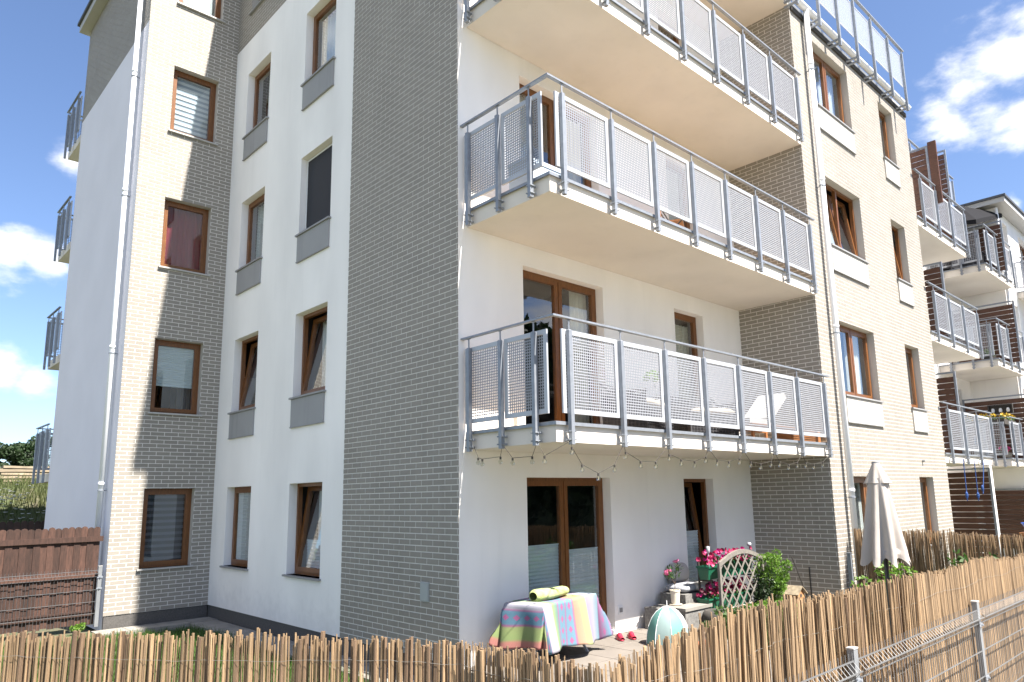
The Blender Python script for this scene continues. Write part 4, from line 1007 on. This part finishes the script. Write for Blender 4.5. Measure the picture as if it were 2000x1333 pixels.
shrub('climbing_weed', 'bright green weed at the foot of the wire fence beside the wall', -2.25, 7.55, .02, .2, .12, 300, .025, LEAFL, 5, 'plant', 13)
g = MB()
for i in range(9000): blade(random.uniform(3.2, 7.0), random.uniform(-3.2, -1.6), .12, random.uniform(.15, .4), random.uniform(.006, .01))
for i in range(5000): blade(random.uniform(-2.9, 3.2), random.uniform(-4.8, -3.35), .0, random.uniform(.08, .3), random.uniform(.005, .009))
tag(g.build('garden_grass', BLADE, kind='stuff'), 'green grass and low growth in the bed behind the long reed screen', 'grass')
t = thing('bird_house', 'small wooden bird house with gabled roof by the recess wall', 'bird house', (6.12, -1.1, .255))
BHW = mat('bird_house_wood', (.38, .19, .08), .8, var=.25, vscale=30)
b = MB(); b.box(-.015, .015, -.015, .015, 0, .16); b.build('pole', BARK, t)
b = MB(); b.add([(-.12,-.1,.16),(.12,-.1,.16),(.12,.1,.16),(-.12,.1,.16),(-.12,-.1,.30),(.12,-.1,.30),(.12,.1,.30),(-.12,.1,.30),(0,-.1,.40),(0,.1,.40)], [(0,3,2,1),(0,1,5,8,4),(2,3,7,9,6),(1,2,6,5),(3,0,4,7)]); b.build('wall', BHW, t)
for s_ in (-1, 1): b = MB(); b.obox((0, -.0, .415), (s_*.17, 0, .29), .28, .015, (0, 0, 1)); b.build('roof_board', PLK, t)
b = MB(); b.tube([(0, -.101, .27), (0, -.106, .27)], .03, 10); b.build('opening', DARK, t)
b = MB(); b.tube([(6.50, -.9, 1.11), (6.99, -.92, .27)], .011, 6); tag(b.build('garden_stake', DARK), 'leaning black metal stake against the recess brickwork', 'stake')
b = MB(); b.tube([(7.0-.1, -1.0, .9), (7.0-.09, -1.0, .25)], .011, 6); tag(b.build('garden_stake', DARK), 'upright black metal stake near the corner of the recess', 'stake')
for i, (x, z, l) in enumerate([(4.10, 1.41, 'slim solar lantern on a stick at the left end of the upper flower box'), (5.30, 1.42, 'round glass solar light above the right end of the upper flower box')]):
    t = thing('solar_light', l, 'garden light', (x, -.80, 1.1), group='solar lights among the petunias'); b = MB(); b.tube([(0, 0, 0), (0, 0, z-1.1-.08)], .008, 6); b.build('stick', SHEET, t)
    b = MB()
    if i: b.lathe([(0, 0), (.03, .012), (.038, .035), (.03, .06), (0, .07)], (0, 0, z-1.18), 12)
    else: b.lathe([(.012, 0), (.028, .03), (.03, .10), (.0, .11)], (0, 0, z-1.2), 10)
    b.build('glass_head', SHEET, t, smooth=True)

# ================================================================== BALCONY THINGS
WICK = mat('dark_wicker', (.055, .055, .062), .7, bump=.5, bscale=90)
def wicker_chair(label, x, y, z, rz, w=.72, group='dark wicker seats on the balconies'):
    t = thing('wicker_armchair', label, 'armchair', (x, y, z), rz, group)
    def weave(name, p0, p1, p2, nu, nv):
        p0, p1, p2 = Vector(p0), Vector(p1), Vector(p2); b = MB(); U, V_ = p1-p0, p2-p0
        for i in range(nu+1): b.obox(p0+U*i/nu, p0+U*i/nu+V_, .012, .008)
        for j in range(nv+1): b.obox(p0+V_*j/nv, p0+V_*j/nv+U, .012, .008)
        return b.build(name, WICK, t)
    w2 = w/2
    weave('backrest', (-w2, .32, .05), (w2, .32, .05), (-w2, .36, .74), 16, 14)
    weave('side', (-w2, -.32, .05), (-w2, .32, .05), (-w2, -.32, .58), 12, 11); weave('side', (w2, -.32, .05), (w2, .32, .05), (w2, -.32, .58), 12, 11)
    weave('front_apron', (-w2, -.32, .05), (w2, -.32, .05), (-w2, -.32, .36), 16, 7)
    b = MB(); b.box(-w2+.01, w2-.01, -.31, .31, .34, .37); b.build('seat', WICK, t)
    b = MB(); b.box(-w2+.02, w2-.02, .335, .345, .06, .68); b.box(-w2+.012, -w2+.022, -.3, .32, .06, .55); b.box(w2-.022, w2-.012, -.3, .32, .06, .55); b.box(-w2+.03, w2-.03, -.300, -.292, .06, .33); b.build('lining', WICK, t)
    for sx in (-1, 1):
        b = MB(); b.tube([(sx*w2, -.34, .58), (sx*w2, .2, .60), (sx*w2, .36, .75)], .022, 8); b.build('armrest', WICK, t)
        for sy in (-.31, .31): b = MB(); b.box(sx*w2-.02, sx*w2+.02, sy-.02, sy+.02, 0, .06); b.build('leg', WICK, t)
    return t
zf = 3.0
for k in range(3):
    b = MB(); b.box(.16, X3-.02, YC+.02, -.01, S0+H*k+.2225, S0+H*k+.232); b.build('floor_tiles', mat('balcony_tile', (.42, .30, .18), .7, var=.06, vscale=3), bpy.data.objects['balcony' if k == 0 else 'balcony.%03d' % k])
zf = 3.023
wicker_chair('dark wicker armchair on the first floor balcony, left of the glass table', 2.75, -.66, zf, R(15), 1.0)
wicker_chair('dark wicker armchair on the first floor balcony below the narrow window', 4.45, -.62, zf, R(-20), .95)
cushion('cream seat cushion on the left wicker armchair', 2.72, -.72, zf+.375, .85, .6, .13, CUC, R(15), group='cream balcony cushions')
cushion('cream seat cushion on the wicker armchair below the narrow window', 4.45, -.68, zf+.375, .85, .6, .13, CUC, R(-20), group='cream balcony cushions')
t = thing('coffee_table', 'low balcony table standing between the two wicker armchairs', 'table', (3.55, -.55, zf))
b = MB(); b.box(-.3, .3, -.3, .3, .44, .47); b.build('tabletop', WICK, t)
for sx in (-.26, .26):
    for sy in (-.26, .26): b = MB(); b.box(sx-.02, sx+.02, sy-.02, sy+.02, 0, .44); b.build('leg', WICK, t)
t = thing('potted_plant', 'small leafy plant in a pale pot on the balcony table', 'plant', (3.42, -.5, zf+.472))
b = MB(); b.lathe([(0, 0), (.05, 0), (.065, .12), (.055, .12), (0, .1)], n=14); b.build('pot', WHITE, t)
b = MB(); b.tube([(0, 0, .1), (-.02, 0, .3), (-.08, 0, .42)], .005, 5); b.build('stem', LEAFM, t)
b = MB(); leaves(b, (-.1, 0, .47), (.14, .12, .08), 60, .05); b.build('foliage', LEAFL, t)
t = thing('lounge_chair', 'wooden lounge chair with a raised white cushion near the balcony end', 'lounge chair', (6.0, -.75, zf))
BW = mat('balcony_wood', (.30, .13, .05), .6, var=.2, vscale=12)
b = MB(); b.box(-.75, .75, -.28, -.24, .24, .30); b.box(-.75, .75, .24, .28, .24, .30); b.build('frame', BW, t)
for x in (-.7, .7):
    for y in (-.26, .26): b = MB(); b.box(x-.025, x+.025, y-.02, y+.02, 0, .24); b.build('leg', BW, t)
b = MB(); b.obox((-.75, 0, .34), (.0, 0, .34), .5, .09); b.build('seat_pad', CUW, t); b = MB(); b.obox((-.1, 0, .38), (.55, 0, .86), .5, .11); b.build('back_pad', CUW, t)
b = MB(); b.box(0, .42, 0, .3, 0, .42); o = b.build('storage_box', CUW, loc=(5.1, -.35, zf)); tag(o, 'white box on the first floor balcony between armchair and lounge chair', 'box')
b = MB(); b.box(0, 1.0, 0, .3, 0, .2); o = b.build('wooden_crate', BW, loc=(5.85, -1.43, zf)); tag(o, 'low brown wooden crate at the right end of the first floor balcony', 'crate')
zf2 = zf+H
t = thing('folding_chair', 'dark folding chair on the second floor balcony behind the mesh', 'chair', (3.6, -.8, zf2), R(30))
for s_ in (-.2, .2):
    b = MB(); b.tube([(s_, -.22, 0), (s_, .2, .82)], .012, 6); b.build('leg', DARK, t); b = MB(); b.tube([(s_, .22, 0), (s_, -.2, .45)], .012, 6); b.build('leg', DARK, t)
b = MB(); b.box(-.2, .2, -.2, .2, .43, .455); b.build('seat', BW, t); b = MB(); b.obox((-.2, .16, .74), (.2, .16, .74), .015, .14); b.build('backrest', BW, t)
t = thing('wooden_table', 'small brown wooden table on the second floor balcony', 'table', (2.95, -1.0, zf2))
b = MB(); b.box(-.3, .3, -.3, .3, .10, .14); b.build('tabletop', BW, t)
for sx in (-.25, .25):
    for sy in (-.25, .25): b = MB(); b.box(sx-.02, sx+.02, sy-.02, sy+.02, 0, .10); b.build('leg', BW, t)
b = MB(); b.box(0, .7, 0, .35, 0, .50); b.box(-.01, .71, -.01, .36, .503, .56); o = b.build('storage_chest', mat('pale_blue_plastic', (.45, .55, .68), .6), loc=(.45, -.85, zf2)); tag(o, 'pale blue plastic chest at the corner of the second floor balcony', 'chest')

# string of bulbs under the first balcony
t = thing('string_lights', 'black cable with small clear bulbs hung along the underside of the first balcony', 'string lights', (.08, -1.6, 2.6))
pts = [(.08, -.20, 2.82), (.08, -.278, 2.68), (.08, -.355, 2.66), (.08, -.683, 2.67), (.08, -.72, 2.81), (.08, -.892, 2.645), (.08, -1.216, 2.645), (.08, -1.30, 2.80), (.08, -1.41, 2.64), (.284, -1.62, 2.80), (.284, -1.63, 2.73), (.474, -1.6, 2.545), (.742, -1.6, 2.45), (1.032, -1.6, 2.55), (1.215, -1.6, 2.80), (1.245, -1.6, 2.705),
       (1.524, -1.6, 2.60), (1.828, -1.6, 2.60), (2.09, -1.6, 2.80), (2.117, -1.6, 2.70), (2.372, -1.6, 2.64), (2.677, -1.6, 2.62), (2.947, -1.6, 2.69), (3.02, -1.6, 2.80), (3.226, -1.6, 2.65), (3.519, -1.6, 2.635), (3.813, -1.6, 2.685), (3.927, -1.6, 2.80), (4.116, -1.6, 2.645), (4.396, -1.6, 2.615), (4.713, -1.6, 2.655), (4.846, -1.6, 2.80), (4.981, -1.6, 2.66), (5.269, -1.6, 2.62),
       (5.561, -1.6, 2.655), (5.757, -1.6, 2.80), (5.852, -1.6, 2.66), (6.137, -1.6, 2.64), (6.477, -1.6, 2.68), (6.76, -1.6, 2.80)]
o0 = Vector((.08, -1.6, 2.6)); b = MB()
b.tube([Vector(p)-o0 for p in pts], .0035, 5); b.build('cable', DARK, t)
s_ = MB(); s_.lathe([(0, 0), (.012, 0), (.012, -.03), (0, -.03)], n=8); sme = s_.mesh('socket', DARK)
s_ = MB(); s_.lathe([(.008, -.03), (.022, -.045), (.026, -.062), (.02, -.08), (0, -.088)], n=10)
BULB = glass_mat('bulb_glass', (.9, .9, .86), 3.0); bme = s_.mesh('bulb', BULB, True)
fme = MB(); fme.tube([(0, 0, -.03), (.004, 0, -.06), (-.004, 0, -.07)], .005, 5); fme = fme.mesh('filament', CREAM)
for p in pts:
    if p[2] > 2.75: continue
    q = Vector(p)-o0; bo = inst('bulb', bme, t, q); inst('socket', sme, bo); inst('filament', fme, bo)

# right hand balconies: ropes, parasol, flowers, lantern shelf
ROPE = mat('blue_rope', (.015, .06, .22), .7)
for i, (x, x2, z1) in enumerate([(13.93, 13.87, 1.9), (14.79, 14.75, 1.88), (15.56, 15.2, 2.05)]):
    t = thing('swing_rope', ['blue rope hanging below the balcony, nearest the brick wing', 'blue rope hanging below the balcony, middle one', 'blue rope with a knotted bundle, hanging below the balcony farthest right'][i], 'rope', (x, -1.65, 2.8), group='blue ropes hanging below the first balcony of the next bay')
    b = MB(); b.tube([(0, 0, .08), ((x2-x)*.4, 0, -.3), (x2-x, 0, z1-2.8)], .010, 6); b.build('cord', ROPE, t)
    b = MB(); b.lathe([(0, .07), (.03, .03), (.035, -.03), (.02, -.09), (0, -.1)], (x2-x, 0, z1-2.8+.15), 8); b.build('knot', ROPE, t)
t = thing('parasol', 'open dark grey parasol tilted over the upper balcony of the white block', 'parasol', (20.3, -.7, 8.9))
b = MB(); c0 = Vector((0, 0, 2.45)); cs = [Vector((-1.5, -.75, 1.35)), Vector((1.9, -.75, 2.45)), Vector((1.3, 1.0, 2.5)), Vector((-1.6, 1.0, 1.6))]
for k in range(4): b.add([c0, cs[k], cs[(k+1) % 4]], [(0, 1, 2)])
for k in range(4): b.add([cs[k], cs[(k+1) % 4], cs[(k+1) % 4]-Vector((0, 0, .14)), cs[k]-Vector((0, 0, .14))], [(0, 1, 2, 3)])
b.build('canopy', mat('charcoal_canvas', (.018, .018, .02), 1, spec=.1), t); b = MB(); b.tube([(0, 0, 0), (0, 0, 2.4)], .022, 8); b.build('pole', STEEL, t)
def far_box(label, x, y, z, w, cols, seed, rz=0):
    t = thing('balcony_planter', label, 'flower box', (x, y, z), rz, 'planters on the far balconies'); b = MB(); b.box(0, w, -.08, .08, 0, .15); b.build('box', DARK, t)
    rs = random.Random(seed); b = MB(); leaves(b, (w/2, 0, .2), (w/2, .1, .1), int(w*160), .045, rs); b.build('foliage', LEAFM, t)
    b = MB(); leaves(b, (w/2, 0, .26), (w/2, .12, .09), int(w*120), .04, rs); b.build('flowers', cols, t); return t
YEL = mat('yellow_petal', (.50, .32, .015), .6)
far_box('planter of yellow flowers along the lowest far balcony rail', 18.75, -1.42, 4.0, 1.5, YEL, 3)
far_box('planter of yellow flowers on the left side rail of the lowest far balcony', 18.72, -1.35, 3.98, .9, YEL, 4, R(90))
far_box('planter of pink flowers on the floor of the lowest far balcony', 18.85, -1.3, 3.05, .8, P1_, 5)
far_box('green planter on the floor of the middle far balcony', 18.85, -1.25, 5.95, .7, LEAFL, 6)
t = thing('lantern_shelf', 'black shelf with white lanterns fixed on the brown slatted balcony screen', 'shelf', (20.03, -1.16, 4.54))
b = MB(); b.box(-.1, 0, -.33, .33, -.14, -.11); b.box(-.02, 0, -.33, .33, -.11, .14); b.box(-.1, 0, -.33, .33, .11, .14); b.box(-.1, -.0, -.33, -.30, -.11, .11); b.box(-.1, -.0, .30, .33, -.11, .11); b.build('case', DARK, t)
for y in (-.2, 0, .2): b = MB(); b.lathe([(0, -.1), (.04, -.09), (.05, -.03), (.03, .03), (0, .04)], (-.06, y, 0), 10); b.build('lantern', WHITE, t)
wicker_chair('dark wicker chair on the upper far balcony behind its mesh', 19.5, -.95, 8.82, R(80), .7)
wicker_chair('dark wicker chair farther back on the upper far balcony', 18.95, -.45, 8.82, R(-100), .6)
b = MB(); b.lathe([(0, 0), (.3, 0), (.42, .22), (.44, .24), (.40, .24), (.3, .05), (0, .04)], n=20); o = b.build('blue_tub', mat('blue_plastic', (.01, .06, .35), .4), loc=(17.9, -2.2, 1.0)); tag(o, 'blue plastic paddling tub behind the far reed screen at the right edge', 'tub')
b = MB(); b.box(-.5, .5, -.4, .4, -.06, 0); b.box(-.45, -.4, -.35, -.3, -.98, -.06); b.box(.4, .45, -.35, -.3, -.98, -.06); b.box(-.45, -.4, .3, .35, -.98, -.06); b.box(.4, .45, .3, .35, -.98, -.06)
o = b.build('side_table', BW, loc=(17.9, -2.2, 1.0)); tag(o, 'wooden table carrying the blue tub behind the far reed screen', 'table')
b = MB(); b.box(0, .35, 0, .25, 0, .25); o = b.build('blue_basket', mat('blue_basket', (.12, .25, .55), .6), loc=(18.8, -.9, 3.45)); tag(o, 'light blue basket behind the mesh of the lowest far balcony', 'basket')
b = MB(); b.box(-.2, .2, -.15, .15, 0, .43); o = b.build('stool', SHEET, loc=(18.97, -.77, 3.01)); tag(o, 'small stool carrying the light blue basket on the lowest far balcony', 'stool')
